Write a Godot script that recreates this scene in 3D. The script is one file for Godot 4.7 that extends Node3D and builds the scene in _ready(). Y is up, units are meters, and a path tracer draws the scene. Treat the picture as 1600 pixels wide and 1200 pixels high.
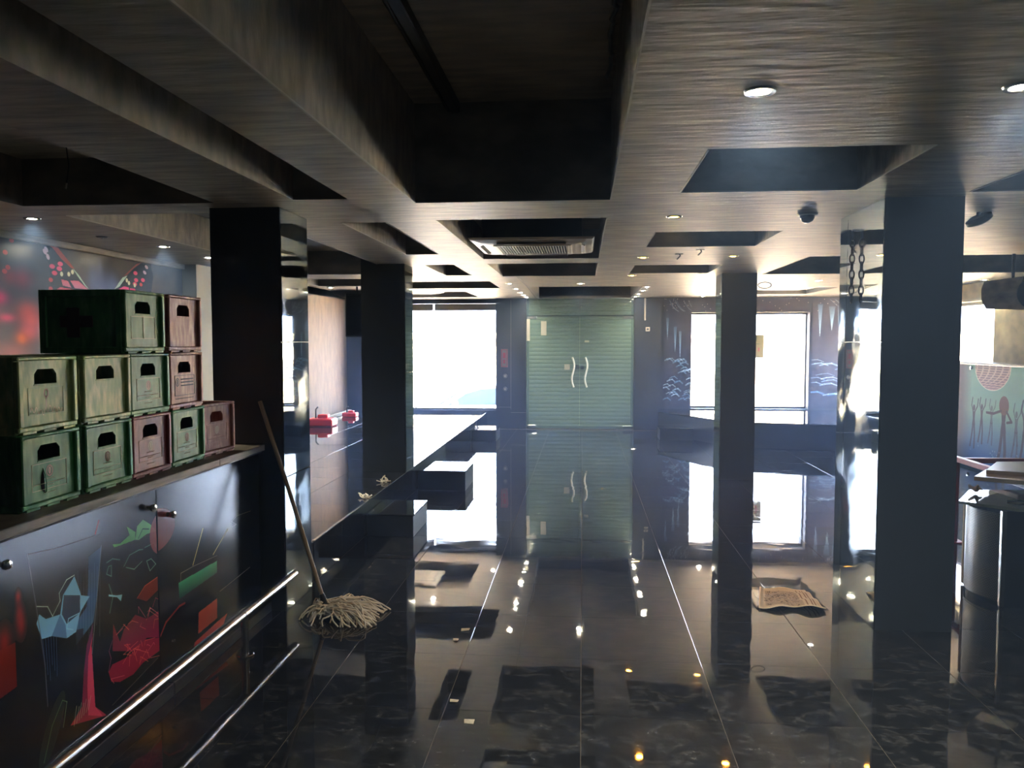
extends Node3D
# An empty bar: black ceiling trays, mirrored columns, polished floor, daylight through the shop front.

const H := 2.41            # height of the soffit
const TOP := 2.68          # height inside the small ceiling trays
var used := {}
var M := {}
var rng := RandomNumberGenerator.new()

# ---------------------------------------------------------------- mesh builder
class B:
	var st := SurfaceTool.new()
	var xf := Transform3D()
	func _init() -> void:
		st.begin(Mesh.PRIMITIVE_TRIANGLES)
	func tri(a: Vector3, b: Vector3, c: Vector3, na: Vector3, nb: Vector3, nc: Vector3, ua := Vector2.ZERO, ub := Vector2.ZERO, uc := Vector2.ZERO) -> void:
		var g := (b - a).cross(c - a)
		if g.length_squared() < 1e-16:
			return
		if g.dot(na + nb + nc) > 0.0:
			var t := b; b = c; c = t
			t = nb; nb = nc; nc = t
			var s := ub; ub = uc; uc = s
		for k in 3:
			st.set_normal((xf.basis * [na, nb, nc][k]).normalized())
			st.set_uv([ua, ub, uc][k])
			st.add_vertex(xf * [a, b, c][k])
	func quad(a: Vector3, b: Vector3, c: Vector3, d: Vector3, n: Vector3) -> void:
		# a top-left, b top-right, c bottom-right, d bottom-left
		tri(a, b, c, n, n, n, Vector2(0, 0), Vector2(1, 0), Vector2(1, 1))
		tri(a, c, d, n, n, n, Vector2(0, 0), Vector2(1, 1), Vector2(0, 1))
	func quadn(a: Vector3, b: Vector3, c: Vector3, d: Vector3, na: Vector3, nb: Vector3, nc: Vector3, nd: Vector3) -> void:
		tri(a, b, c, na, nb, nc)
		tri(a, c, d, na, nc, nd)
	func box(c: Vector3, s: Vector3, bev := 0.0) -> B:
		var h := s / 2.0
		bev = minf(bev, minf(h.x, minf(h.y, h.z)) * 0.9)
		for ax in 3:
			var u := (ax + 1) % 3
			var v := (ax + 2) % 3
			for sg in [-1.0, 1.0]:
				var n := Vector3.ZERO
				n[ax] = sg
				var p := []
				for q in [[-1, -1], [1, -1], [1, 1], [-1, 1]]:
					var w := Vector3.ZERO
					w[ax] = sg * h[ax]
					w[u] = q[0] * (h[u] - bev)
					w[v] = q[1] * (h[v] - bev)
					p.append(c + w)
				quad(p[0], p[1], p[2], p[3], n)
		if bev > 0.0:
			for ax in 3:
				var u := (ax + 1) % 3
				var v := (ax + 2) % 3
				for su in [-1.0, 1.0]:
					for sv in [-1.0, 1.0]:
						var n := Vector3.ZERO
						n[u] = su
						n[v] = sv
						var p := []
						for e in [[-1, 0], [1, 0], [1, 1], [-1, 1]]:
							var w := Vector3.ZERO
							w[ax] = e[0] * (h[ax] - bev)
							w[u] = su * (h[u] - (bev if e[1] else 0.0))
							w[v] = sv * (h[v] - (0.0 if e[1] else bev))
							p.append(c + w)
						quad(p[0], p[1], p[2], p[3], n.normalized())
			for sx in [-1.0, 1.0]:
				for sy in [-1.0, 1.0]:
					for sz in [-1.0, 1.0]:
						var s3 := Vector3(sx, sy, sz)
						var n := s3.normalized()
						var i := h - Vector3.ONE * bev
						tri(c + s3 * Vector3(h.x, i.y, i.z), c + s3 * Vector3(i.x, h.y, i.z), c + s3 * Vector3(i.x, i.y, h.z), n, n, n)
		return self
	func span(a: Vector3, b: Vector3, bev := 0.0) -> B:   # box between two corners
		return box((a + b) / 2.0, (b - a).abs(), bev)
	func tube(pts: Array, r: float, n := 8, radii := []) -> B:
		var up := Vector3.UP
		var rings := []
		for i in pts.size():
			var d: Vector3 = (pts[mini(i + 1, pts.size() - 1)] - pts[maxi(i - 1, 0)]).normalized()
			if i == 0 and absf(d.dot(up)) > 0.9:
				up = Vector3.RIGHT
			var s := d.cross(up).normalized()
			if s.length_squared() < 0.5:
				s = d.cross(Vector3.FORWARD).normalized()
			up = s.cross(d).normalized()
			var rr: float = radii[i] if radii.size() else r
			var ring := []
			for k in n:
				var a := TAU * k / n
				var o := s * cos(a) + up * sin(a)
				ring.append([pts[i] + o * rr, o])
			rings.append(ring)
		for i in rings.size() - 1:
			for k in n:
				var a = rings[i][k]
				var b = rings[i][(k + 1) % n]
				var c = rings[i + 1][(k + 1) % n]
				var d2 = rings[i + 1][k]
				quadn(a[0], b[0], c[0], d2[0], a[1], b[1], c[1], d2[1])
		for e in 2:
			var i: int = 0 if e == 0 else rings.size() - 1
			var o: Vector3 = pts[i]
			var nn: Vector3 = (pts[0] - pts[1]).normalized() if e == 0 else (pts[i] - pts[i - 1]).normalized()
			for k in n:
				tri(o, rings[i][k][0], rings[i][(k + 1) % n][0], nn, nn, nn)
		return self
	func lathe(prof: Array, n := 20) -> B:   # Vector2(radius, height) round y
		for i in prof.size() - 1:
			var p: Vector2 = prof[i]
			var q: Vector2 = prof[i + 1]
			var e := (q - p)
			var nn := Vector2(e.y, -e.x).normalized()
			for k in n:
				var a := TAU * k / n
				var b := TAU * (k + 1) / n
				var ca := Vector3(cos(a), 0, sin(a))
				var cb := Vector3(cos(b), 0, sin(b))
				var na := ca * nn.x + Vector3.UP * nn.y
				var nb := cb * nn.x + Vector3.UP * nn.y
				quadn(ca * p.x + Vector3.UP * p.y, cb * p.x + Vector3.UP * p.y, cb * q.x + Vector3.UP * q.y, ca * q.x + Vector3.UP * q.y, na, nb, nb, na)
		return self
	func prism(poly: PackedVector2Array, z0: float, z1: float) -> B:   # polygon in x, y pulled along z
		var idx := Geometry2D.triangulate_polygon(poly)
		for i in range(0, idx.size(), 3):
			for e in [[z0, -1.0], [z1, 1.0]]:
				var n := Vector3(0, 0, e[1] * signf(z1 - z0))
				tri(Vector3(poly[idx[i]].x, poly[idx[i]].y, e[0]), Vector3(poly[idx[i + 1]].x, poly[idx[i + 1]].y, e[0]), Vector3(poly[idx[i + 2]].x, poly[idx[i + 2]].y, e[0]), n, n, n)
		var cw := Geometry2D.is_polygon_clockwise(poly)
		for i in poly.size():
			var a := poly[i]
			var b := poly[(i + 1) % poly.size()]
			var e := b - a
			var n2 := Vector2(e.y, -e.x).normalized() * (-1.0 if cw else 1.0)
			var n := Vector3(n2.x, n2.y, 0)
			quad(Vector3(a.x, a.y, z1), Vector3(b.x, b.y, z1), Vector3(b.x, b.y, z0), Vector3(a.x, a.y, z0), n)
		return self
	func ribbon(pts: Array, w: float) -> B:   # flat printed line on a face that looks along +x
		for i in pts.size() - 1:
			var d: Vector3 = (pts[i + 1] - pts[i]).normalized()
			var s := Vector3(0, -d.z, d.y) * w / 2.0
			var e := d * w * 0.3
			quad(pts[i] + s - e, pts[i + 1] + s + e, pts[i + 1] - s + e, pts[i] - s - e, Vector3.RIGHT)
		return self
	func mesh() -> ArrayMesh:
		return st.commit()

# ---------------------------------------------------------------- naming and tagging
func numbered(called: String) -> String:
	var n: int = used.get(called, 0)
	used[called] = n + 1
	return called if n == 0 else "%s_%03d" % [called, n]

func thing(called: String, label: String, category: String, at := Vector3.ZERO, group := "") -> Node3D:
	var o := Node3D.new()
	o.name = numbered(called)
	add_child(o)
	o.position = at
	o.set_meta("label", label)
	o.set_meta("category", category)
	if group:
		o.set_meta("group", group)
	return o

func part(parent: Node, called: String, b: B, m: Material, label := "") -> MeshInstance3D:
	return place(parent, called, b.mesh(), m, label)

func place(parent: Node, called: String, mesh: Mesh, m: Material, label := "") -> MeshInstance3D:
	var o := MeshInstance3D.new()
	o.mesh = mesh
	o.material_override = m
	o.name = called
	parent.add_child(o, true)
	if label:
		o.set_meta("label", label)
	return o

func struct(called: String, b: B, m: Material, label: String) -> MeshInstance3D:
	var o := MeshInstance3D.new()
	o.mesh = b.mesh()
	o.material_override = m
	o.name = numbered(called)
	add_child(o)
	o.set_meta("kind", "structure")
	o.set_meta("label", label)
	return o

func struct_root(called: String, label: String, at := Vector3.ZERO) -> Node3D:
	var o := Node3D.new()
	o.name = numbered(called)
	add_child(o)
	o.position = at
	o.set_meta("kind", "structure")
	o.set_meta("label", label)
	return o

func copy(o: Node3D, called: String, at: Vector3, turn: float, label: String, group := "") -> Node3D:
	var c: Node3D = o.duplicate()
	c.name = numbered(called)
	add_child(c)
	c.position = at
	c.rotation.y = turn
	c.set_meta("label", label)
	if group:
		c.set_meta("group", group)
	return c

# ---------------------------------------------------------------- materials
func mat(color: Color, rough := 0.6, metal := 0.0, spec := 0.5) -> StandardMaterial3D:
	var m := StandardMaterial3D.new()
	m.albedo_color = color
	m.roughness = rough
	m.metallic = metal
	m.metallic_specular = spec
	return m

func noise(kind: int, freq: float, seed_: int, octaves := 4, warp := 0.0) -> FastNoiseLite:
	var f := FastNoiseLite.new()
	f.noise_type = kind
	f.frequency = freq
	f.seed = seed_
	f.fractal_octaves = octaves
	if warp > 0.0:
		f.domain_warp_enabled = true
		f.domain_warp_amplitude = warp
		f.domain_warp_frequency = freq * 1.3
	return f

func ntex(f: FastNoiseLite, stops: Array, size := 512) -> NoiseTexture2D:
	var t := NoiseTexture2D.new()
	t.width = size
	t.height = size
	t.seamless = true
	t.noise = f
	if stops.size():
		var g := Gradient.new()
		var offs := PackedFloat32Array()
		var cols := PackedColorArray()
		for s in stops:
			offs.append(s[0])
			cols.append(s[1])
		g.offsets = offs
		g.colors = cols
		t.color_ramp = g
	return t

func nnormal(f: FastNoiseLite, strength: float, size := 512) -> NoiseTexture2D:
	var t := NoiseTexture2D.new()
	t.width = size
	t.height = size
	t.seamless = true
	t.noise = f
	t.as_normal_map = true
	t.bump_strength = strength
	return t

func tri_world(m: StandardMaterial3D, s: Vector3, off := Vector3.ZERO) -> StandardMaterial3D:
	m.uv1_triplanar = true
	m.uv1_world_triplanar = true
	m.uv1_scale = s
	m.uv1_offset = off
	return m

func grey(v: float) -> Color:
	return Color(v, v, v)

func make_materials() -> void:
	# ceiling: black emulsion rolled in streaks that run across the room
	var streak := ntex(noise(FastNoiseLite.TYPE_SIMPLEX_SMOOTH, 0.012, 3, 5, 12.0), [[0.0, Color(0.36, 0.35, 0.335)], [0.45, Color(0.44, 0.43, 0.41)], [0.62, Color(0.485, 0.47, 0.445)], [1.0, Color(0.56, 0.545, 0.515)]])
	var c := mat(Color.WHITE, 0.55)
	c.albedo_texture = streak
	c.heightmap_enabled = true
	c.heightmap_scale = 0.3
	c.heightmap_texture = ntex(noise(FastNoiseLite.TYPE_SIMPLEX_SMOOTH, 0.02, 11, 4), [])
	M.ceiling = tri_world(c, Vector3(0.32, 0.6, 1.5))
	M.bead = mat(grey(0.52), 0.6)
	# black wall paint
	var wp := mat(Color.WHITE, 0.5)
	wp.albedo_texture = ntex(noise(FastNoiseLite.TYPE_SIMPLEX_SMOOTH, 0.01, 8, 4), [[0.0, Color(0.13, 0.135, 0.145)], [1.0, Color(0.19, 0.195, 0.205)]], 256)
	M.wall = tri_world(wp, Vector3(0.5, 0.5, 0.5))
	M.gloss_black = mat(Color(0.15, 0.16, 0.175), 0.28)
	# plaster of the left side wall, stained plaster of the right one
	var pl := mat(Color.WHITE, 0.75)
	pl.albedo_texture = ntex(noise(FastNoiseLite.TYPE_SIMPLEX_SMOOTH, 0.012, 21, 5, 20.0), [[0.0, Color(0.33, 0.285, 0.255)], [0.5, Color(0.40, 0.345, 0.305)], [1.0, Color(0.46, 0.40, 0.35)]])
	pl.heightmap_enabled = true
	pl.heightmap_scale = 0.4
	pl.heightmap_texture = ntex(noise(FastNoiseLite.TYPE_SIMPLEX_SMOOTH, 0.03, 5, 4), [], 256)
	M.plaster_left = tri_world(pl, Vector3(0.7, 0.35, 0.9))
	var pr := mat(Color.WHITE, 0.8)
	pr.albedo_texture = ntex(noise(FastNoiseLite.TYPE_SIMPLEX_SMOOTH, 0.012, 33, 5, 30.0), [[0.0, Color(0.40, 0.38, 0.30)], [0.5, Color(0.52, 0.49, 0.39)], [1.0, Color(0.60, 0.57, 0.47)]])
	M.plaster_right = tri_world(pr, Vector3(0.6, 0.6, 0.6))
	M.pale_stone = mat(Color(0.74, 0.70, 0.60), 0.35)
	M.pale_board = mat(Color(0.50, 0.49, 0.42), 0.6)
	# floor tiles: polished black porcelain with smoky grey veins
	var vein := smeared_tile_texture()
	var rgh := ntex(noise(FastNoiseLite.TYPE_SIMPLEX_SMOOTH, 0.01, 45, 5, 25.0), [[0.0, grey(0.015)], [0.5, grey(0.025)], [0.75, grey(0.045)], [1.0, grey(0.09)]])
	var wav := nnormal(noise(FastNoiseLite.TYPE_SIMPLEX_SMOOTH, 0.006, 46, 2), 2.0)
	for k in 3:
		var t := mat(Color.WHITE, 1.0, 0.0, 0.72)
		t.albedo_texture = vein
		t.roughness_texture = rgh
		t.normal_enabled = true
		t.normal_texture = wav
		t.normal_scale = 0.07
		M["tile%d" % k] = tri_world(t, Vector3(0.6, 0.6, 0.9), Vector3(0.31 * k, 0.2 * k, 0.57 * k))
	M.grout = mat(Color(0.30, 0.29, 0.27), 0.85)
	M.dark_grout = mat(Color(0.14, 0.14, 0.145), 0.8)
	# mirrored cladding of the columns, smeared
	var mi := mat(Color(0.66, 0.70, 0.70), 1.0, 1.0)
	mi.roughness_texture = ntex(noise(FastNoiseLite.TYPE_SIMPLEX_SMOOTH, 0.012, 61, 4, 20.0), [[0.0, grey(0.015)], [0.5, grey(0.03)], [0.8, grey(0.12)], [1.0, grey(0.22)]], 256)
	mi.normal_enabled = true
	mi.normal_texture = nnormal(noise(FastNoiseLite.TYPE_SIMPLEX_SMOOTH, 0.008, 62, 2), 2.0, 256)
	mi.normal_scale = 0.035
	M.mirror = tri_world(mi, Vector3(0.8, 0.6, 0.8))
	var md := mi.duplicate()
	md.albedo_color = Color(0.42, 0.47, 0.48)
	M.mirror_dull = md
	M.steel = mat(Color(0.72, 0.71, 0.68), 0.22, 1.0)
	M.chrome = mat(Color(0.82, 0.82, 0.82), 0.1, 1.0)
	M.satin = mat(Color(0.90, 0.89, 0.86), 0.45, 0.6)
	M.dark_metal = mat(Color(0.16, 0.165, 0.17), 0.45, 0.6)
	M.black_plastic = mat(Color(0.07, 0.07, 0.075), 0.5)
	M.white_plastic = mat(Color(0.74, 0.73, 0.69), 0.45)
	M.grey_plastic = mat(Color(0.40, 0.40, 0.38), 0.5)
	M.grille = mat(Color(0.045, 0.045, 0.05), 0.85)
	M.rubber = mat(Color(0.05, 0.05, 0.05), 0.8)
	M.paper = mat(Color(0.70, 0.68, 0.64), 0.9)
	M.blind_cloth = mat(Color(0.55, 0.53, 0.45), 0.9)
	M.blind_cloth.backlight_enabled = true
	M.blind_cloth.backlight = Color(0.10, 0.09, 0.07)
	M.red_paint = mat(Color(0.55, 0.09, 0.09), 0.4)
	M.red_plastic = mat(Color(0.86, 0.08, 0.07), 0.4)
	# timber of the counter edge and mop handle
	var wd := mat(Color.WHITE, 0.55)
	wd.albedo_texture = ntex(noise(FastNoiseLite.TYPE_SIMPLEX_SMOOTH, 0.02, 71, 4, 8.0), [[0.0, Color(0.40, 0.375, 0.34)], [0.5, Color(0.50, 0.47, 0.43)], [1.0, Color(0.58, 0.55, 0.50)]], 256)
	M.counter = tri_world(wd, Vector3(2.0, 6.0, 0.8))
	M.handle_wood = mat(Color(0.55, 0.49, 0.40), 0.5)
	M.cotton = mat(Color(0.86, 0.84, 0.79), 0.95)
	M.board_black = mat(Color(0.06, 0.06, 0.065), 0.2)
	# crates
	for e in [["green", Color(0.12, 0.38, 0.19), Color(0.23, 0.51, 0.30), Color(0.38, 0.59, 0.40), 81], ["green_dusty", Color(0.36, 0.55, 0.36), Color(0.56, 0.66, 0.45), Color(0.74, 0.76, 0.54), 82], ["maroon", Color(0.33, 0.09, 0.09), Color(0.43, 0.16, 0.15), Color(0.53, 0.27, 0.25), 83], ["maroon_dusty", Color(0.44, 0.22, 0.20), Color(0.60, 0.40, 0.35), Color(0.74, 0.58, 0.48), 84]]:
		var cm := mat(Color.WHITE, 0.5)
		cm.albedo_texture = ntex(noise(FastNoiseLite.TYPE_SIMPLEX_SMOOTH, 0.02, e[4], 5, 12.0), [[0.05, e[1].lerp(e[2], 0.4)], [0.5, e[2]], [0.95, e[3]]], 256)
		M[e[0]] = tri_world(cm, Vector3(5.0, 1.3, 5.0))
	M.emboss_green = mat(Color(0.55, 0.66, 0.50), 0.6)
	M.emboss_maroon = mat(Color(0.66, 0.46, 0.42), 0.6)
	M.pale_relief = mat(Color(0.86, 0.80, 0.62), 0.6)
	M.emboss_dark = mat(Color(0.20, 0.09, 0.085), 0.6)
	M.emblem = mat(Color(0.74, 0.66, 0.58), 0.6)
	# glass
	var g := mat(Color(0.9, 0.95, 0.93, 0.06), 0.02)
	g.transparency = BaseMaterial3D.TRANSPARENCY_ALPHA
	M.pane = g
	var gd := mat(Color(0.62, 0.75, 0.68, 0.22), 0.03)
	gd.transparency = BaseMaterial3D.TRANSPARENCY_ALPHA
	M.door_glass = gd
	M.dark_glass = mat(Color(0.06, 0.075, 0.075), 0.06)
	M.table_glass = mat(Color(0.42, 0.45, 0.40), 0.05)
	var sh := mat(Color(0.47, 0.52, 0.47), 0.5)
	M.shutter = sh
	var perf := mat(Color.WHITE, 0.3, 0.9)
	perf.albedo_texture = dots_texture()
	perf.uv1_scale = Vector3(1, 1, 1)
	M.perforated = perf
	var wm := mat(Color.WHITE, 0.5)
	wm.albedo_texture = ntex(noise(FastNoiseLite.TYPE_SIMPLEX_SMOOTH, 0.015, 91, 5, 20.0), [[0.0, Color(0.52, 0.49, 0.43)], [0.5, Color(0.70, 0.67, 0.57)], [1.0, Color(0.82, 0.79, 0.66)]], 256)
	M.worn_metal = tri_world(wm, Vector3(2.5, 2.5, 2.5))
	# outside
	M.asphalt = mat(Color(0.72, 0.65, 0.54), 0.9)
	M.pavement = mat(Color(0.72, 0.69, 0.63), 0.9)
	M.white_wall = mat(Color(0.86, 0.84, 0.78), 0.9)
	M.car_paint = mat(Color(0.72, 0.76, 0.80), 0.25)
	M.car_glass = mat(Color(0.035, 0.06, 0.06), 0.3, 0.0, 0.08)
	M.street_iron = mat(Color(0.06, 0.055, 0.05), 0.8, 0.0, 0.1)
	M.leaf = mat(Color(0.30, 0.36, 0.14), 0.8)

func smeared_tile_texture() -> ImageTexture:
	# black porcelain with faint clouding and curling smears of dried mopping water
	var n := 1024
	var base := noise(FastNoiseLite.TYPE_SIMPLEX_SMOOTH, 0.007, 44, 3, 30.0).get_seamless_image(n, n)
	var fr := noise(FastNoiseLite.TYPE_SIMPLEX_SMOOTH, 0.010, 45, 4, 60.0)
	fr.fractal_type = FastNoiseLite.FRACTAL_RIDGED
	var ridge := fr.get_seamless_image(n, n)
	var fine := noise(FastNoiseLite.TYPE_SIMPLEX_SMOOTH, 0.05, 46, 3, 25.0).get_seamless_image(n, n)
	var im := Image.create(n, n, false, Image.FORMAT_RGB8)
	for y in n:
		for x in n:
			var v := base.get_pixel(x, y).r
			var r := smoothstep(0.42, 0.92, ridge.get_pixel(x, y).r)
			var g := smoothstep(0.3, 0.75, fine.get_pixel(x, y).r)
			var c := 0.09 + 0.03 * v + r * (0.06 + 0.12 * g) * smoothstep(0.15, 0.6, v)
			im.set_pixel(x, y, Color(c * 0.95, c * 0.98, c * 1.05))
	return ImageTexture.create_from_image(im)

func dots_texture() -> ImageTexture:
	var im := Image.create(512, 512, false, Image.FORMAT_RGB8)
	im.fill(Color(0.62, 0.61, 0.57))
	for j in 52:
		for i in 52:
			var cx := (i + (0.5 if j % 2 else 0.0)) * 512.0 / 52.0
			var cy := (j + 0.5) * 512.0 / 52.0
			for y in range(int(cy) - 3, int(cy) + 4):
				for x in range(int(cx) - 3, int(cx) + 4):
					if x >= 0 and y >= 0 and x < 512 and y < 512 and Vector2(x - cx, y - cy).length() < 2.9:
						im.set_pixel(x, y, Color(0.07, 0.07, 0.075))
	return ImageTexture.create_from_image(im)

# ---------------------------------------------------------------- painting of printed panels
func dab(im: Image, x: int, y: int, c: Color, a: float) -> void:
	if x >= 0 and y >= 0 and x < im.get_width() and y < im.get_height() and a > 0.004:
		im.set_pixel(x, y, im.get_pixel(x, y).lerp(c, minf(a, 1.0)))

func pix(im: Image, flat: Array) -> PackedVector2Array:
	var o := PackedVector2Array()
	for i in range(0, flat.size(), 2):
		o.append(Vector2(flat[i] * im.get_width(), flat[i + 1] * im.get_height()))
	return o

func p_poly(im: Image, flat: Array, c: Color, a := 1.0, c2 = null) -> void:
	var p := pix(im, flat)
	var r := Rect2(p[0], Vector2.ZERO)
	for q in p:
		r = r.expand(q)
	for y in range(maxi(0, int(r.position.y)), mini(im.get_height(), int(r.end.y) + 1)):
		var cc: Color = c if c2 == null else c.lerp(c2, clampf((y - r.position.y) / maxf(r.size.y, 1.0), 0.0, 1.0))
		for x in range(maxi(0, int(r.position.x)), mini(im.get_width(), int(r.end.x) + 1)):
			if Geometry2D.is_point_in_polygon(Vector2(x + 0.5, y + 0.5), p):
				dab(im, x, y, cc, a)

func p_line(im: Image, flat: Array, w: float, c: Color, a := 1.0) -> void:
	var p := pix(im, flat)
	for i in p.size() - 1:
		var r := Rect2(p[i], Vector2.ZERO).expand(p[i + 1]).grow(w + 1.0)
		for y in range(maxi(0, int(r.position.y)), mini(im.get_height(), int(r.end.y) + 1)):
			for x in range(maxi(0, int(r.position.x)), mini(im.get_width(), int(r.end.x) + 1)):
				var q := Vector2(x + 0.5, y + 0.5)
				var d := q.distance_to(Geometry2D.get_closest_point_to_segment(q, p[i], p[i + 1]))
				dab(im, x, y, c, a * clampf(w * 0.5 + 0.5 - d, 0.0, 1.0))

func p_ell(im: Image, u: float, v: float, ru: float, rv: float, c: Color, a := 1.0, soft := false, rot := 0.0) -> void:
	var w := im.get_width()
	var h := im.get_height()
	var o := Vector2(u * w, v * h)
	var ra := ru * w
	var rb := rv * h
	var reach := maxf(ra, rb) * (2.2 if soft else 1.0) + 1.0
	for y in range(maxi(0, int(o.y - reach)), mini(h, int(o.y + reach) + 1)):
		for x in range(maxi(0, int(o.x - reach)), mini(w, int(o.x + reach) + 1)):
			var q := (Vector2(x + 0.5, y + 0.5) - o).rotated(-rot)
			var d := Vector2(q.x / ra, q.y / rb).length()
			dab(im, x, y, c, a * exp(-d * d * 1.2) if soft else a * clampf((1.0 - d) * minf(ra, rb) + 0.5, 0.0, 1.0))

func print_material(im: Image, rough := 0.35, gain := 1.0) -> StandardMaterial3D:
	if gain != 1.0:
		im.adjust_bcs(gain, 1.0, 0.88)
	var m := mat(Color.WHITE, rough, 0.0, 0.4)
	m.albedo_texture = ImageTexture.create_from_image(im)
	return m

func art_butterfly() -> StandardMaterial3D:
	var im := Image.create(1024, 256, false, Image.FORMAT_RGB8)
	im.fill(Color(0.27, 0.26, 0.25))
	var f := noise(FastNoiseLite.TYPE_SIMPLEX_SMOOTH, 0.008, 5, 4)
	for y in 256:
		for x in 1024:
			var n := f.get_noise_2d(x, y)
			im.set_pixel(x, y, Color(0.25 + n * 0.07, 0.235 + n * 0.06, 0.23 + n * 0.06))
	for b in [[0.427, 0.332, 0.03, 0.10, Color(0.62, 0.14, 0.10)], [0.396, 0.329, 0.02, 0.07, Color(0.55, 0.15, 0.10)], [0.372, 0.505, 0.022, 0.06, Color(0.85, 0.10, 0.42)], [0.388, 0.667, 0.022, 0.04, Color(0.80, 0.25, 0.40)], [0.44, 0.60, 0.035, 0.10, Color(0.80, 0.30, 0.24)], [0.449, 0.68, 0.03, 0.10, Color(0.85, 0.32, 0.28)], [0.441, 0.78, 0.03, 0.09, Color(0.78, 0.33, 0.36)], [0.422, 0.837, 0.009, 0.035, Color(0.82, 0.62, 0.15)], [0.422, 0.837, 0.018, 0.06, Color(0.70, 0.28, 0.10)], [0.32, 0.55, 0.05, 0.22, Color(0.62, 0.16, 0.16)], [0.27, 0.75, 0.05, 0.16, Color(0.72, 0.20, 0.34)], [0.40, 0.95, 0.05, 0.1, Color(0.55, 0.33, 0.32)]]:
		p_ell(im, b[0], b[1], b[2], b[3], b[4], 0.75, true)
	for b in [[0.63, 0.26, 0.02, 0.16, 0.5], [0.697, 0.30, 0.025, 0.13, 0.75], [0.659, 0.34, 0.04, 0.20, 0.7], [0.655, 0.16, 0.012, 0.14, 0.4]]:
		p_ell(im, b[0], b[1], b[2], b[3], Color(0.34, 0.42, 0.66), b[4], true)
	var dark := Color(0.13, 0.12, 0.115)
	p_poly(im, [0.491, 0.002, 0.511, 0.038, 0.534, 0.121, 0.562, 0.189, 0.584, 0.268, 0.616, 0.372, 0.60, 0.52, 0.53, 0.56, 0.505, 0.45, 0.50, 0.186, 0.48, 0.089], dark, 0.75)
	p_poly(im, [0.776, 0.101, 0.805, 0.032, 0.845, 0.032, 0.854, 0.158, 0.84, 0.40, 0.80, 0.52, 0.72, 0.48, 0.7, 0.348, 0.728, 0.255], dark, 0.75)
	p_poly(im, [0.454, 0.0, 0.495, 0.0, 0.527, 0.029, 0.559, 0.141, 0.573, 0.195, 0.562, 0.189, 0.534, 0.121, 0.511, 0.038, 0.491, 0.002], Color(0.62, 0.24, 0.16), 0.95)
	p_poly(im, [0.565, 0.184, 0.584, 0.24, 0.602, 0.317, 0.616, 0.368, 0.606, 0.349, 0.584, 0.268], Color(0.60, 0.74, 0.72))
	p_poly(im, [0.828, 0.0, 0.786, 0.053, 0.754, 0.145, 0.735, 0.204, 0.751, 0.173, 0.776, 0.101, 0.805, 0.032], Color(0.55, 0.25, 0.22), 0.9)
	p_poly(im, [0.751, 0.185, 0.733, 0.211, 0.709, 0.309, 0.7, 0.346, 0.721, 0.306], Color(0.60, 0.74, 0.74))
	for q in [[0.532, 0.303, 0.552, 0.312, 0.562, 0.371, 0.536, 0.358], [0.558, 0.305, 0.583, 0.299, 0.614, 0.371, 0.572, 0.373], [0.517, 0.402, 0.528, 0.375, 0.575, 0.384, 0.60, 0.45, 0.54, 0.5]]:
		p_poly(im, q, Color(0.80, 0.36, 0.44), 0.95, Color(0.72, 0.44, 0.56))
	for q in [[0.713, 0.342, 0.736, 0.301, 0.755, 0.304, 0.757, 0.40], [0.759, 0.312, 0.778, 0.312, 0.79, 0.40, 0.759, 0.42]]:
		p_poly(im, q, Color(0.88, 0.20, 0.52), 0.95, Color(0.80, 0.45, 0.62))
	for s in [[0.493, 0.06, 0.9], [0.489, 0.081, 0.9], [0.497, 0.121, 1.2], [0.827, 0.066, 0.4], [0.819, 0.127, 0.4]]:
		p_ell(im, s[0], s[1], 0.007, 0.018, Color(0.74, 0.64, 0.74), 1.0, false, s[2])
	for s in [[0.531, 0.167], [0.528, 0.211], [0.514, 0.255], [0.508, 0.2], [0.782, 0.148], [0.784, 0.22], [0.811, 0.21], [0.779, 0.262]]:
		p_ell(im, s[0], s[1], 0.008, 0.021, Color(0.86, 0.30, 0.45))
	for s in [[0.534, 0.256], [0.555, 0.249], [0.566, 0.225], [0.748, 0.235], [0.756, 0.26], [0.778, 0.275]]:
		p_ell(im, s[0], s[1], 0.0045, 0.022, Color(0.80, 0.82, 0.74))
	for s in [[0.405, 0.033], [0.389, 0.139], [0.394, 0.258], [0.386, 0.293], [0.503, 0.319], [0.502, 0.398], [0.803, 0.26], [0.34, 0.2], [0.36, 0.38]]:
		p_ell(im, s[0], s[1], 0.006, 0.02, Color(0.78, 0.25, 0.20), 0.9)
	return print_material(im, 0.22)

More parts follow.
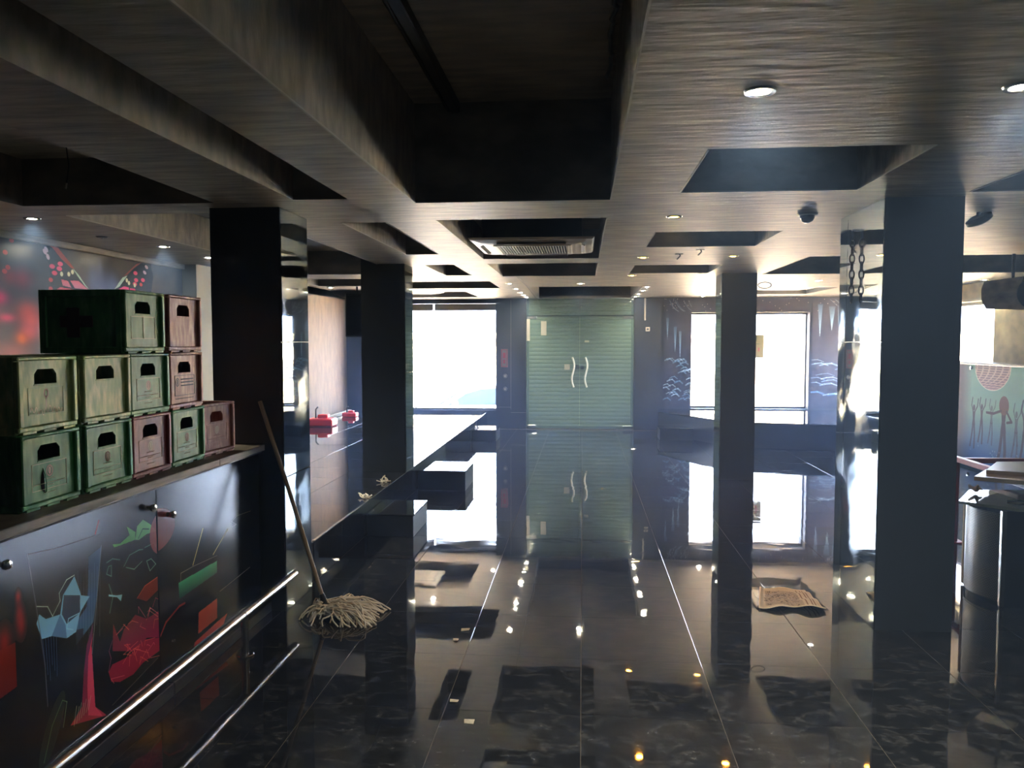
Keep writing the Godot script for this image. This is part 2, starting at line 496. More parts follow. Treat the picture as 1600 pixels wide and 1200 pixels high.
func art_glasses() -> StandardMaterial3D:
	# tall blue tumbler with ice, jar of red ice with mint; z -2.1 .. -3.31 from left to right
	var im := Image.create(768, 560, false, Image.FORMAT_RGB8)
	im.fill(Color(0.085, 0.078, 0.076))
	for b in [[0.279, 0.245, 0.012, 0.03], [0.287, 0.358, 0.02, 0.06], [0.281, 0.316, 0.016, 0.05], [0.22, 0.40, 0.03, 0.07]]:
		p_ell(im, b[0], b[1], b[2], b[3], Color(0.50, 0.09, 0.06), 0.85, true)
	p_poly(im, [0.10, 0.42, 0.262, 0.42, 0.262, 0.60, 0.10, 0.62], Color(0.40, 0.10, 0.07), 0.8)
	p_poly(im, [0.597, 0.208, 0.665, 0.185, 0.635, 0.404, 0.611, 0.518, 0.522, 0.577, 0.526, 0.474, 0.58, 0.431, 0.587, 0.363], Color(0.13, 0.19, 0.29), 1.0, Color(0.14, 0.28, 0.44))
	for k in 9:
		var u := 0.53 + 0.014 * k
		p_line(im, [u + 0.012, 0.25 + 0.02 * (k % 3), u, 0.60 - 0.02 * (k % 4)], 1.6, Color(0.35, 0.50, 0.66), 0.35)
	p_poly(im, [0.611, 0.518, 0.598, 0.619, 0.608, 0.915, 0.667, 0.997, 0.483, 0.917, 0.541, 0.87, 0.555, 0.719, 0.574, 0.606], Color(0.26, 0.12, 0.28), 1.0, Color(0.45, 0.08, 0.12))
	p_poly(im, [0.611, 0.56, 0.598, 0.619, 0.604, 0.80, 0.608, 0.915, 0.645, 0.985, 0.57, 0.93, 0.57, 0.80, 0.58, 0.66], Color(0.62, 0.16, 0.26), 0.9)
	p_poly(im, [0.36, 0.46, 0.56, 0.52, 0.55, 0.70, 0.54, 0.86, 0.385, 0.763, 0.378, 0.578], Color(0.07, 0.08, 0.12), 0.8)
	for k in 6:
		p_line(im, [0.372 + 0.012 * k, 0.47, 0.38 + 0.01 * k, 0.60 + 0.03 * (k % 3)], 1.5, Color(0.18, 0.36, 0.56), 0.55)
	p_poly(im, [0.348, 0.39, 0.361, 0.356, 0.388, 0.39, 0.452, 0.402, 0.468, 0.325, 0.524, 0.265, 0.549, 0.346, 0.553, 0.365, 0.596, 0.39, 0.546, 0.441, 0.524, 0.517, 0.479, 0.522, 0.411, 0.476, 0.369, 0.466], Color(0.30, 0.50, 0.60), 1.0, Color(0.34, 0.54, 0.66))
	p_poly(im, [0.472, 0.327, 0.548, 0.363, 0.546, 0.441, 0.481, 0.459, 0.46, 0.406], Color(0.13, 0.17, 0.25))
	p_poly(im, [0.411, 0.476, 0.452, 0.402, 0.475, 0.46, 0.479, 0.522], Color(0.22, 0.36, 0.52))
	p_line(im, [0.35, 0.318, 0.398, 0.342, 0.418, 0.393, 0.454, 0.344, 0.451, 0.309, 0.487, 0.266, 0.524, 0.261], 2.0, Color(0.55, 0.68, 0.66), 0.9)
	p_line(im, [0.546, 0.441, 0.49, 0.44, 0.48, 0.48, 0.51, 0.50], 2.5, Color(0.40, 0.62, 0.74), 0.9)
	p_line(im, [0.321, 0.086, 0.35, 0.318, 0.378, 0.578, 0.384, 0.763], 2.5, Color(0.24, 0.27, 0.33), 0.8)
	p_line(im, [0.323, 0.09, 0.457, 0.111, 0.66, 0.124], 1.5, Color(0.26, 0.22, 0.22), 0.7)
	p_line(im, [0.635, 0.115, 0.655, 0.06], 4.0, Color(0.46, 0.12, 0.10), 0.9)
	p_line(im, [0.665, 0.18, 0.635, 0.404, 0.60, 0.66], 2.0, Color(0.42, 0.52, 0.62), 0.6)
	for k in 7:
		p_line(im, [0.50 + 0.012 * k, 0.93 - 0.004 * k, 0.515 + 0.012 * k, 0.85 + 0.01 * (k % 2)], 1.6, Color(0.55, 0.60, 0.50), 0.7)
	# jar
	var green := Color(0.24, 0.44, 0.24)
	p_poly(im, [0.726, 0.198, 0.769, 0.21, 0.827, 0.188, 0.811, 0.139, 0.863, 0.185, 0.861, 0.224, 0.769, 0.219, 0.736, 0.216], green)
	p_poly(im, [0.861, 0.224, 0.875, 0.16, 0.913, 0.138, 0.962, 0.18, 1.0, 0.228, 0.935, 0.221, 0.885, 0.233], Color(0.28, 0.48, 0.28))
	p_line(im, [0.88, 0.225, 0.91, 0.185, 0.95, 0.20], 2.0, Color(0.06, 0.10, 0.06))
	for l in [[0.788, 0.331, 0.824, 0.288, 0.883, 0.284, 0.908, 0.291], [0.92, 0.286, 0.984, 0.284, 1.0, 0.32], [0.691, 0.273, 0.724, 0.267, 0.767, 0.289], [0.701, 0.295, 0.689, 0.327, 0.715, 0.348, 0.717, 0.297, 0.701, 0.295], [0.80, 0.34, 0.85, 0.37, 0.90, 0.35], [0.93, 0.36, 0.95, 0.42, 0.99, 0.40, 0.96, 0.36, 0.93, 0.36], [0.70, 0.38, 0.72, 0.45, 0.70, 0.52]]:
		p_line(im, l, 2.4, Color(0.24, 0.42, 0.38), 0.9)
	p_poly(im, [0.697, 0.428, 0.739, 0.452, 0.774, 0.464, 0.765, 0.493, 0.744, 0.464, 0.696, 0.437], Color(0.35, 0.55, 0.62))
	p_poly(im, [0.863, 0.525, 0.914, 0.484, 1.0, 0.474, 1.0, 0.545, 0.923, 0.569], Color(0.36, 0.11, 0.07), 0.9)
	p_line(im, [0.863, 0.525, 0.914, 0.484, 1.0, 0.474], 2.0, Color(0.62, 0.24, 0.16))
	p_poly(im, [0.778, 0.64, 0.849, 0.602, 0.92, 0.659, 1.0, 0.658, 1.0, 0.80, 0.917, 0.758, 0.843, 0.786, 0.774, 0.747, 0.709, 0.71, 0.718, 0.583, 0.753, 0.688], Color(0.36, 0.09, 0.10), 0.9, Color(0.42, 0.08, 0.20))
	p_poly(im, [0.684, 0.798, 0.706, 0.774, 0.795, 0.789, 0.905, 0.761, 1.0, 0.801, 1.0, 0.873, 0.888, 0.873, 0.827, 0.896, 0.747, 0.885, 0.698, 0.854], Color(0.44, 0.07, 0.15), 0.95)
	for k in 26:
		var u := rng.randf_range(0.70, 0.97)
		var v := rng.randf_range(0.60, 0.87)
		p_line(im, [u, v, u + rng.randf_range(-0.04, 0.05), v + rng.randf_range(-0.05, 0.02), u + rng.randf_range(0.0, 0.08), v + rng.randf_range(-0.03, 0.05)], 1.8, Color(0.70, 0.24 + 0.1 * rng.randf(), 0.20 + 0.2 * rng.randf()), 0.7)
	p_line(im, [0.684, 0.798, 0.70, 0.74, 0.69, 0.70, 0.71, 0.66], 2.0, Color(0.45, 0.20, 0.36), 0.8)
	p_ell(im, 1.039, 0.247, 0.085, 0.115, Color(0.42, 0.20, 0.20), 0.9)
	p_ell(im, 0.40, 0.88, 0.035, 0.16, Color(0.10, 0.12, 0.11), 0.9, false, 0.5)
	p_line(im, [0.36, 0.99, 0.40, 0.86, 0.45, 0.78, 0.47, 0.80, 0.45, 0.9], 2.0, Color(0.26, 0.40, 0.28), 0.8)
	p_line(im, [0.70, 0.97, 0.99, 0.905], 2.0, Color(0.22, 0.22, 0.22), 0.8)
	return print_material(im, 0.16, 1.5)

func art_cups() -> StandardMaterial3D:
	var im := Image.create(512, 400, false, Image.FORMAT_RGB8)
	im.fill(Color(0.082, 0.085, 0.092))
	p_ell(im, -0.02, 0.225, 0.155, 0.115, Color(0.40, 0.20, 0.20), 0.9)
	p_line(im, [0.278, 0.519, 0.376, 0.336], 2.5, Color(0.62, 0.58, 0.36))
	p_line(im, [0.468, 0.526, 0.622, 0.417], 2.5, Color(0.58, 0.55, 0.38))
	p_line(im, [0.171, 0.574, 0.173, 0.526, 0.278, 0.527, 0.506, 0.545], 1.6, Color(0.34, 0.35, 0.35))
	p_poly(im, [0.152, 0.572, 0.505, 0.577, 0.503, 0.65, 0.156, 0.666], Color(0.16, 0.52, 0.38), 1.0, Color(0.07, 0.22, 0.17))
	p_poly(im, [0.156, 0.666, 0.503, 0.65, 0.497, 0.80, 0.155, 0.70], Color(0.14, 0.145, 0.145), 0.8)
	p_poly(im, [0.32, 0.817, 0.499, 0.809, 0.495, 0.933, 0.312, 0.94], Color(0.55, 0.20, 0.12))
	p_poly(im, [0.278, 0.975, 0.501, 0.955, 0.60, 0.95, 0.56, 1.0, 0.27, 1.0], Color(0.50, 0.17, 0.11))
	p_poly(im, [0.013, 0.782, 0.045, 0.734, 0.155, 0.699, 0.254, 0.72, 0.317, 0.804, 0.307, 0.926, 0.227, 0.999, 0.082, 0.977, 0.008, 0.926], Color(0.10, 0.092, 0.09))
	p_line(im, [0.0, 0.80, 0.045, 0.745, 0.155, 0.705, 0.20, 0.708], 5.0, Color(0.48, 0.15, 0.12), 0.9)
	p_line(im, [0.528, 0.779, 0.864, 0.755], 2.0, Color(0.36, 0.36, 0.35), 0.9)
	p_line(im, [0.664, 0.387, 0.674, 0.421, 0.717, 0.415, 0.665, 0.381, 0.73, 0.362, 0.889, 0.376], 1.8, Color(0.42, 0.44, 0.45), 0.8)
	return print_material(im, 0.16, 1.35)

func art_ice(seed_: int, w: int, h: int, spikes: Array, waves: bool, dark_band := true) -> StandardMaterial3D:
	rng.seed = seed_
	var im := Image.create(w, h, false, Image.FORMAT_RGB8)
	var f := noise(FastNoiseLite.TYPE_SIMPLEX_SMOOTH, 0.01, seed_, 4)
	for y in h:
		for x in w:
			var n := f.get_noise_2d(x, y)
			im.set_pixel(x, y, Color(0.15 + n * 0.04, 0.145 + n * 0.04, 0.17 + n * 0.06))
	for k in 24:
		p_ell(im, rng.randf(), rng.randf() * (0.12 if waves else 1.0), 1.6 / w, 1.6 / h, Color(0.70, 0.74, 0.80), 0.9)
	if waves:
		for k in 7:
			var u := rng.randf()
			p_line(im, [u, 0.02, u + 0.1, 0.07, u + 0.2, 0.10, u + 0.32, 0.12], 2.5, Color(0.36, 0.46, 0.58), 0.7)
	for s in spikes:
		p_poly(im, [s[0] - s[2], s[3], s[0] + s[2], s[3], s[0] + s[2] * 0.4, lerpf(s[3], s[1], 0.6), s[0], s[1], s[0] - s[2] * 0.4, lerpf(s[3], s[1], 0.6)], Color(0.20, 0.28, 0.38), 0.9, Color(0.46, 0.62, 0.74))
	if waves:
		for k in 34:
			var v := rng.randf_range(0.56, 0.94)
			var u := rng.randf_range(-0.1, 0.9)
			p_line(im, [u, v, u + 0.08, v - 0.012, u + 0.18, v - 0.018, u + 0.28, v + 0.004], rng.randf_range(3.0, 8.0), Color(0.22, 0.40, 0.58).lerp(Color(0.50, 0.64, 0.74), rng.randf()), 0.55)
	return print_material(im, 0.45, 1.35)

func art_dancers() -> StandardMaterial3D:
	var im := Image.create(512, 384, false, Image.FORMAT_RGB8)
	for y in 384:
		for x in 512:
			var u := x / 512.0
			var v := y / 384.0
			var c := Color(0.42, 0.60, 0.58).lerp(Color(0.16, 0.26, 0.52), clampf((v - 0.45) * 1.8, 0.0, 1.0))
			c = c.lerp(Color(0.36, 0.33, 0.32), clampf(1.0 - (u - 0.12) * 7.0, 0.0, 1.0))
			im.set_pixel(x, y, c)
	# half of a mirror ball
	for y in 96:
		for x in range(150, 372):
			var q := Vector2((x - 261) / 108.0, y / 90.0)
			if q.length() < 1.0:
				var cell := int(y / 9.0) % 2 == 0 and y % 9 < 6 or y % 9 < 6
				var col: int = int(x / (7.0 * sqrt(1.0 - q.y * q.y) + 3.0))
				im.set_pixel(x, y, Color(0.46, 0.40, 0.42) if cell and col % 4 != 0 else Color(0.68, 0.63, 0.63))
	var arc := []
	for k in 21:
		var a := PI * k / 20.0
		arc.append_array([(261 + 110 * cos(a)) / 512.0, 92 * sin(a) / 384.0])
	p_line(im, arc, 3.0, Color(0.74, 0.78, 0.74))
	var fig := [[0.30, 0.42, 0.44, 0.82, 0.9], [0.40, 0.40, 0.42, 0.76, 0.9], [0.52, 0.40, 0.34, 0.75, 0.45], [0.66, 0.33, 0.58, 0.97, 1.0], [0.80, 0.42, 0.40, 0.82, 0.5], [0.89, 0.40, 0.46, 0.88, 0.85]]
	for g in fig:
		var s: float = (g[3] - g[1])
		var c := Color(0.20, 0.15, 0.14)
		var a: float = g[4]
		var x: float = g[0]
		var y: float = g[1]
		p_ell(im, x, y + 0.03 * s, 0.022 * s * 1.5, 0.06 * s * 1.3, c, a)
		p_poly(im, [x - 0.045 * s, y + 0.12 * s, x + 0.045 * s, y + 0.12 * s, x + 0.03 * s, y + 0.30 * s, x + 0.05 * s, y + 0.46 * s, x - 0.05 * s, y + 0.46 * s, x - 0.03 * s, y + 0.30 * s], c, a)
		p_line(im, [x - 0.02 * s, y + 0.45 * s, x - 0.05 * s, y + 0.72 * s, x - 0.10 * s, y + 1.0 * s], 24.0 * s, c, a)
		p_line(im, [x + 0.02 * s, y + 0.45 * s, x + 0.04 * s, y + 0.72 * s, x + 0.03 * s, y + 1.03 * s], 24.0 * s, c, a)
		if g[0] == 0.66:
			p_ell(im, x, y + 0.06 * s, 0.055, 0.09, Color(0.34, 0.22, 0.14))
			p_line(im, [x - 0.03, y + 0.14 * s, x - 0.12, y + 0.20 * s, x - 0.20, y + 0.20 * s], 9.0, c)
			p_line(im, [x + 0.03, y + 0.14 * s, x + 0.09, y + 0.28 * s, x + 0.04, y + 0.30 * s], 9.0, c)
		else:
			p_line(im, [x - 0.03 * s, y + 0.13 * s, x - 0.08 * s, y - 0.04 * s, x - 0.05 * s, y - 0.22 * s], 13.0 * s, c, a)
			p_line(im, [x + 0.03 * s, y + 0.13 * s, x + 0.11 * s, y - 0.02 * s, x + 0.13 * s, y - 0.2 * s], 13.0 * s, c, a)
	for k in 30:
		p_ell(im, rng.randf_range(0.2, 1.0), rng.randf_range(0.8, 0.98), 0.006, 0.006, Color(0.72, 0.82, 0.92), 0.6, true)
	return print_material(im, 0.7)

# ---------------------------------------------------------------- entry
func _ready() -> void:
	rng.seed = 7
	# --- camera
	var cam := Camera3D.new()
	cam.name = "camera"
	add_child(cam)
	cam.position = Vector3(0, 1.626, 0)
	cam.rotation = Vector3(-0.05556, 0.0912, 0)
	cam.fov = rad_to_deg(2.0 * atan(600.0 / 1206.8))
	cam.near = 0.05
	cam.far = 300.0
	cam.current = true
	# --- sky, exposure
	var env := Environment.new()
	env.background_mode = Environment.BG_SKY
	var sk := ProceduralSkyMaterial.new()
	sk.sky_top_color = Color(0.66, 0.74, 0.86)
	sk.sky_horizon_color = Color(0.86, 0.89, 0.92)
	sk.sky_curve = 0.15
	sk.ground_horizon_color = Color(0.60, 0.57, 0.52)
	sk.ground_bottom_color = Color(0.45, 0.42, 0.38)
	sk.sun_angle_max = 2.0
	sk.sky_energy_multiplier = 1.0
	var sky := Sky.new()
	sky.sky_material = sk
	env.sky = sky
	env.background_energy_multiplier = 3.2
	env.tonemap_mode = Environment.TONE_MAPPER_LINEAR
	env.tonemap_exposure = 23.0
	env.sdfgi_enabled = true
	env.ssao_enabled = true
	env.ssil_enabled = true
	env.volumetric_fog_enabled = true
	env.volumetric_fog_density = 0.02     # thin dusty haze in the air
	env.volumetric_fog_albedo = Color(0.62, 0.76, 1.0)
	env.volumetric_fog_anisotropy = 0.2
	var we := WorldEnvironment.new()
	we.name = "world_environment"
	we.environment = env
	add_child(we)
	# --- sun, high behind the building, lighting the street and the white house opposite
	var sun := DirectionalLight3D.new()
	sun.name = "sun"
	add_child(sun)
	sun.look_at_from_position(Vector3.ZERO, Vector3(0.30, -1.15, -0.95))
	sun.light_color = Color(1.0, 0.90, 0.74)
	sun.light_energy = 7.0
	sun.light_angular_distance = 0.5
	sun.shadow_enabled = true

	make_materials()
	build_shell()
	build_ceiling()
	build_columns()
	build_platforms()
	build_front()
	build_outside()
	build_counter()
	build_crates()
	build_floor_things()
	build_ceiling_things()
	build_right_side()
	build_left_side()

# ---------------------------------------------------------------- room shell
func tile_mesh(w: float, d: float) -> ArrayMesh:
	# a tile lying in the x-z plane, top at y = 0, with a small arris all round
	var b := B.new()
	var j := 0.0014
	var e := 0.0009
	var x := w / 2 - j
	var z := d / 2 - j
	b.quad(Vector3(-x + e, 0, -z + e), Vector3(x - e, 0, -z + e), Vector3(x - e, 0, z - e), Vector3(-x + e, 0, z - e), Vector3.UP)
	for s in [[Vector3(-x, -e, -z), Vector3(x, -e, -z), Vector3(x - e, 0, -z + e), Vector3(-x + e, 0, -z + e), Vector3(0, 1, -1)], [Vector3(-x, -e, z), Vector3(x, -e, z), Vector3(x - e, 0, z - e), Vector3(-x + e, 0, z - e), Vector3(0, 1, 1)], [Vector3(-x, -e, -z), Vector3(-x, -e, z), Vector3(-x + e, 0, z - e), Vector3(-x + e, 0, -z + e), Vector3(-1, 1, 0)], [Vector3(x, -e, -z), Vector3(x, -e, z), Vector3(x - e, 0, z - e), Vector3(x - e, 0, -z + e), Vector3(1, 1, 0)]]:
		b.quad(s[0], s[1], s[2], s[3], (s[4] as Vector3).normalized())
	for s in [[Vector3(-x, -e, -z), Vector3(x, -e, -z), Vector3(0, 0, -1)], [Vector3(-x, -e, z), Vector3(x, -e, z), Vector3(0, 0, 1)], [Vector3(-x, -e, -z), Vector3(-x, -e, z), Vector3(-1, 0, 0)], [Vector3(x, -e, -z), Vector3(x, -e, z), Vector3(1, 0, 0)]]:
		b.quad(s[0], s[1], s[1] - Vector3(0, 0.008, 0), s[0] - Vector3(0, 0.008, 0), s[2])
	return b.mesh()

func build_shell() -> void:
	var fl := struct("floor", B.new().span(Vector3(-4.7, -0.95, -14.7), Vector3(5.5, -0.0025, 2.7)), M.grout, "polished black marbled tile floor of the bar")
	var tm := tile_mesh(0.6, 0.6)
	var n := 0
	for r in range(-2, 19):
		for k in range(-4, 9):
			var x := 0.6 * k + 0.3
			var z := -3.291 - 0.6 * r - 0.3
			if k == -4 and z < -4.3:
				continue
			if z < -14.2 or (x > 2.6 and z < -12.4):
				continue
			var t := place(fl, "tile", tm, M["tile%d" % [(k * 7 + r * 13 + 100) % 3]])
			t.position = Vector3(x, 0, z)
			n += 1
	# the tiles nearer than the picture and behind the bar
	var rest := B.new()
	for z0 in [-1.491, -0.891, -0.291, 0.309, 0.909, 1.509, 2.109]:
		for k in range(-7, 9):
			rest.span(Vector3(0.6 * k + 0.002, -0.01, z0 - 0.598), Vector3(0.6 * k + 0.598, 0, z0 - 0.002))
	var o := part(fl, "tile_field", rest, M.tile0)
	o.set_meta("kind", "stuff")
	# walls
	struct("wall_left", B.new().span(Vector3(-4.7, 0, -14.7), Vector3(-4.5, 3.3, 2.7)), M.plaster_left, "pinkish grey plaster wall on the left behind the columns")
	struct("wall_back", B.new().span(Vector3(-4.5, 0, 2.5), Vector3(5.29, 3.3, 2.7)), M.wall, "black wall behind the viewer")
	# right wall with a window opening z -13.9..-10.53, y 0.45..2.16
	var wr := B.new()
	wr.span(Vector3(5.29, 0, -10.53), Vector3(5.49, 3.3, 2.7))
	wr.span(Vector3(5.29, 0, -14.7), Vector3(5.49, 3.3, -13.9))
	wr.span(Vector3(5.29, 0, -13.9), Vector3(5.49, 0.45, -10.53))
	wr.span(Vector3(5.29, 2.16, -13.9), Vector3(5.49, 3.3, -10.53))
	struct("wall_right", wr, M.plaster_right, "stained beige plaster wall on the right with a window")
	# back wall of the bar, mural hangs on it
	struct("wall_bar", B.new().span(Vector3(-4.5, 0, -7.6), Vector3(-4.13, H, -1.2)), M.wall, "black wall behind the bar under the butterfly mural")
	struct("wall_return", B.new().span(Vector3(-4.3, 0, -8.0), Vector3(-3.95, H, -7.64)), M.pale_board, "pale narrow wall end beside the mural")

func build_ceiling() -> void:
	# soffit with rectangular trays: x0, x1, z far, z near, height inside
	var T := [
		[-0.95, 0.15, -4.36, 1.2, 2.96], [-0.95, 0.15, -7.38, -5.0, TOP], [-0.97, 0.15, -9.35, -7.86, TOP], [-0.80, 0.86, -14.2, -11.25, 2.62],
		[-1.61, -1.30, -4.22, 1.2, TOP], [-1.60, -1.30, -6.93, -5.06, TOP], [-1.63, -1.32, -9.17, -7.92, TOP],
		[-3.25, -2.09, -4.27, 1.2, TOP], [-3.22, -2.09, -8.90, -4.60, TOP], [-3.75, -2.70, -10.75, -9.60, TOP], [-2.66, -1.22, -11.40, -10.15, TOP], [-3.55, -1.85, -13.72, -12.25, TOP],
		[0.51, 1.41, -4.19, -3.27, TOP], [0.51, 1.41, -1.75, -0.85, TOP], [0.52, 1.41, -6.56, -5.70, TOP], [0.53, 1.43, -9.07, -8.15, TOP],
		[2.02, 4.60, -4.30, -2.2, TOP], [2.09, 5.00, -9.33, -7.45, TOP], [2.60, 3.70, -13.3, -11.72, TOP], [-4.5, -3.92, -14.45, -7.64, TOP]]
	var xs := [-4.5, 5.29]
	var zs := [-14.45, 2.5]
	for t in T:
		for v in [t[0], t[1]]:
			if not xs.has(v):
				xs.append(v)
		for v in [t[2], t[3]]:
			if not zs.has(v):
				zs.append(v)
	xs.sort()
	zs.sort()
	var b := B.new()
	var open := func(x: float, z: float) -> bool:
		for t in T:
			if x > t[0] and x < t[1] and z > t[2] and z < t[3]:
				return true
		return false
	for i in xs.size() - 1:
		var j := 0
		while j < zs.size() - 1:
			var cx: float = (xs[i] + xs[i + 1]) / 2.0
			if open.call(cx, (zs[j] + zs[j + 1]) / 2.0):
				j += 1
				continue
			var j1 := j
			while j1 + 1 < zs.size() - 1 and not open.call(cx, (zs[j1 + 1] + zs[j1 + 2]) / 2.0):
				j1 += 1
			b.quad(Vector3(xs[i], H, zs[j]), Vector3(xs[i + 1], H, zs[j]), Vector3(xs[i + 1], H, zs[j1 + 1]), Vector3(xs[i], H, zs[j1 + 1]), Vector3.DOWN)
			j = j1 + 1
	for t in T:
		var y: float = t[4]
		b.quad(Vector3(t[0], y, t[2]), Vector3(t[1], y, t[2]), Vector3(t[1], y, t[3]), Vector3(t[0], y, t[3]), Vector3.DOWN)
		b.quad(Vector3(t[0], y, t[2]), Vector3(t[1], y, t[2]), Vector3(t[1], H, t[2]), Vector3(t[0], H, t[2]), Vector3(0, 0, 1))
		b.quad(Vector3(t[0], y, t[3]), Vector3(t[1], y, t[3]), Vector3(t[1], H, t[3]), Vector3(t[0], H, t[3]), Vector3(0, 0, -1))
		b.quad(Vector3(t[0], y, t[2]), Vector3(t[0], y, t[3]), Vector3(t[0], H, t[3]), Vector3(t[0], H, t[2]), Vector3(1, 0, 0))
		b.quad(Vector3(t[1], y, t[2]), Vector3(t[1], y, t[3]), Vector3(t[1], H, t[3]), Vector3(t[1], H, t[2]), Vector3(-1, 0, 0))
	b.span(Vector3(-4.7, 3.05, -14.7), Vector3(5.49, 3.3, 2.7))      # roof slab over it
	var ceil := struct("ceiling", b, M.ceiling, "dark brushed ceiling with rectangular recessed trays")
	for t in T.slice(0, 19):
		if t[3] > 1.0 and t[0] < -1.5:
			continue
		var e := B.new()
		var r := 0.0035
		for x in [t[0], t[1]]:
			e.box(Vector3(x, H, (t[2] + t[3]) / 2.0), Vector3(r * 2, r * 2, t[3] - t[2]))
		e.box(Vector3((t[0] + t[1]) / 2.0, H, t[2]), Vector3(t[1] - t[0], r * 2, r * 2))
		part(ceil, "edge_bead", e, M.bead)

# ---------------------------------------------------------------- columns
func column(label: String, x0: float, x1: float, zn: float, zf: float, y0: float, mirror_x: float, splits: Array, zsplit: Array, m: Material) -> void:
	var o := struct_root("column", label, Vector3((x0 + x1) / 2.0, y0, (zn + zf) / 2.0))
	var c := o.position
	part(o, "core", B.new().span(Vector3(x0, y0, zf) - c, Vector3(x1, H + 0.1, zn) - c), M.gloss_black)
	var sg := 1.0 if mirror_x > c.x else -1.0
	var zz := [zn] + zsplit + [zf]
	for i in splits.size() - 1:
		for k in zz.size() - 1:
			var b := B.new()
			b.span(Vector3(mirror_x, splits[i] + 0.0015, zz[k] - 0.0015) - c, Vector3(mirror_x + sg * 0.008, splits[i + 1] - 0.0015, zz[k + 1] + 0.0015) - c, 0.0025)
			part(o, "mirror_panel", b, m)

func build_columns() -> void:
	column("mirrored black column at the end of the bar counter", -2.20, -1.776, -4.43, -4.87, 0, -1.776, [0.0, 0.81, 1.62, H], [], M.mirror_dull)
	column("wide mirrored black column with a chain, right of the aisle", 1.648, 2.06, -4.44, -5.16, 0, 1.648, [0.0, 1.62, H], [-5.02], M.mirror)
	column("black column on the edge of the tiled platform", -2.26, -1.81, -7.76, -8.12, 0.0, -1.81, [0.0, 1.30, H], [], M.mirror_dull)
	column("slim black column in front of the far right window", 1.608, 2.0, -9.18, -9.58, 0, 1.608, [0.0, 1.3, H], [], M.mirror_dull)
	# faint joint line on the platform column, and a foot trim line
	var ch := thing("hanging_chain", "dark metal chain hanging on the mirrored column", "chain", Vector3(1.612, 1.86, -4.85))
	part(ch, "hook", B.new().tube([Vector3(0.036, 0.43, 0), Vector3(0.0, 0.43, 0), Vector3(-0.006, 0.425, 0)], 0.008, 10), M.chrome)
	for k in 9:
		var pts := []
		for a in 13:
			var t := TAU * a / 12.0
			var q := Vector3(0.0, sin(t) * 0.029, cos(t) * 0.014)
			if k % 2:
				q = Vector3(cos(t) * 0.014, sin(t) * 0.029, 0)
			pts.append(q + Vector3(0, 0.40 - k * 0.047, 0))
		part(ch, "link", B.new().tube(pts, 0.0045, 7), M.dark_metal)

# ---------------------------------------------------------------- raised platforms and loose steps
func build_platforms() -> void:
	var P := 0.28
	var left := struct("platform", B.new().span(Vector3(-4.5, 0, -14.45), Vector3(-1.806, P - 0.003, -4.95)), M.dark_grout, "raised black tiled platform along the left wall")
	var tm := tile_mesh(0.6, 0.6)
	for r in 16:
		for k in 5:
			var x := -2.09 - 0.6 * k
			if x < -4.6:
				continue
			var t := place(left, "tile", tm, M["tile%d" % [(k + r * 2) % 3]])
			t.position = Vector3(x, P, -5.25 - 0.6 * r)
	for r in 16:
		var b := B.new().span(Vector3(-1.808, 0.002, -5.0 - 0.6 * r), Vector3(-1.796, P + 0.002, -5.597 - 0.6 * r), 0.002)
		part(left, "riser_tile", b, M["tile%d" % [r % 3]])
	part(left, "edge_strip", B.new().span(Vector3(-1.812, P - 0.002, -14.4), Vector3(-1.794, P + 0.0045, -5.0), 0.001), M.steel)
	# right platform with a bent front edge
	var poly := PackedVector2Array([Vector2(1.34, 13.8), Vector2(2.07, 12.42), Vector2(2.61, 12.02), Vector2(3.7, 11.76), Vector2(5.29, 11.52), Vector2(5.29, 14.3), Vector2(1.42, 14.3)])
	var b := B.new()
	b.xf = Transform3D(Basis(Vector3(1, 0, 0), Vector3(0, 0, -1), Vector3(0, 1, 0)), Vector3.ZERO)   # (x, y, z) -> (x, z, -y)
	b.prism(poly, 0.0, 0.375)
	var rp := struct("platform", b, M.gloss_black, "raised black platform under the far right window")
	var top := B.new()
	top.xf = b.xf
	top.prism(PackedVector2Array([Vector2(1.33, 13.8), Vector2(2.06, 12.40), Vector2(2.60, 12.0), Vector2(3.7, 11.74), Vector2(5.29, 11.5), Vector2(5.29, 14.3), Vector2(1.42, 14.3)]), 0.375, 0.39)
	part(rp, "top_slab", top, M.tile1)
	# loose steps in front of the left platform and the right one
	step_box("black glossy step block nearest the mop, by the left platform", -1.79, -1.385, -6.22, -6.80, 0.19)
	step_box("middle black step block along the left platform edge", -1.79, -1.255, -8.22, -8.86, 0.22)
	step_box("small far black step block beside the glass door", -1.79, -1.385, -12.35, -12.95, 0.19)
	step_box("black step block in front of the right platform corner", 1.26, 1.80, -12.75, -13.2, 0.20)

func step_box(label: String, x0: float, x1: float, zn: float, zf: float, h: float) -> void:
	var c := Vector3((x0 + x1) / 2.0, 0, (zn + zf) / 2.0)
	var o := thing("step_block", label, "step", c, "loose step blocks")
	part(o, "body", B.new().box(Vector3(0, (h - 0.014) / 2.0, 0), Vector3(x1 - x0 - 0.012, h - 0.014, zn - zf - 0.012), 0.002), M.gloss_black)
	part(o, "tread", B.new().box(Vector3(0, h - 0.007, 0), Vector3(x1 - x0, 0.014, zn - zf), 0.003), M.tile0)

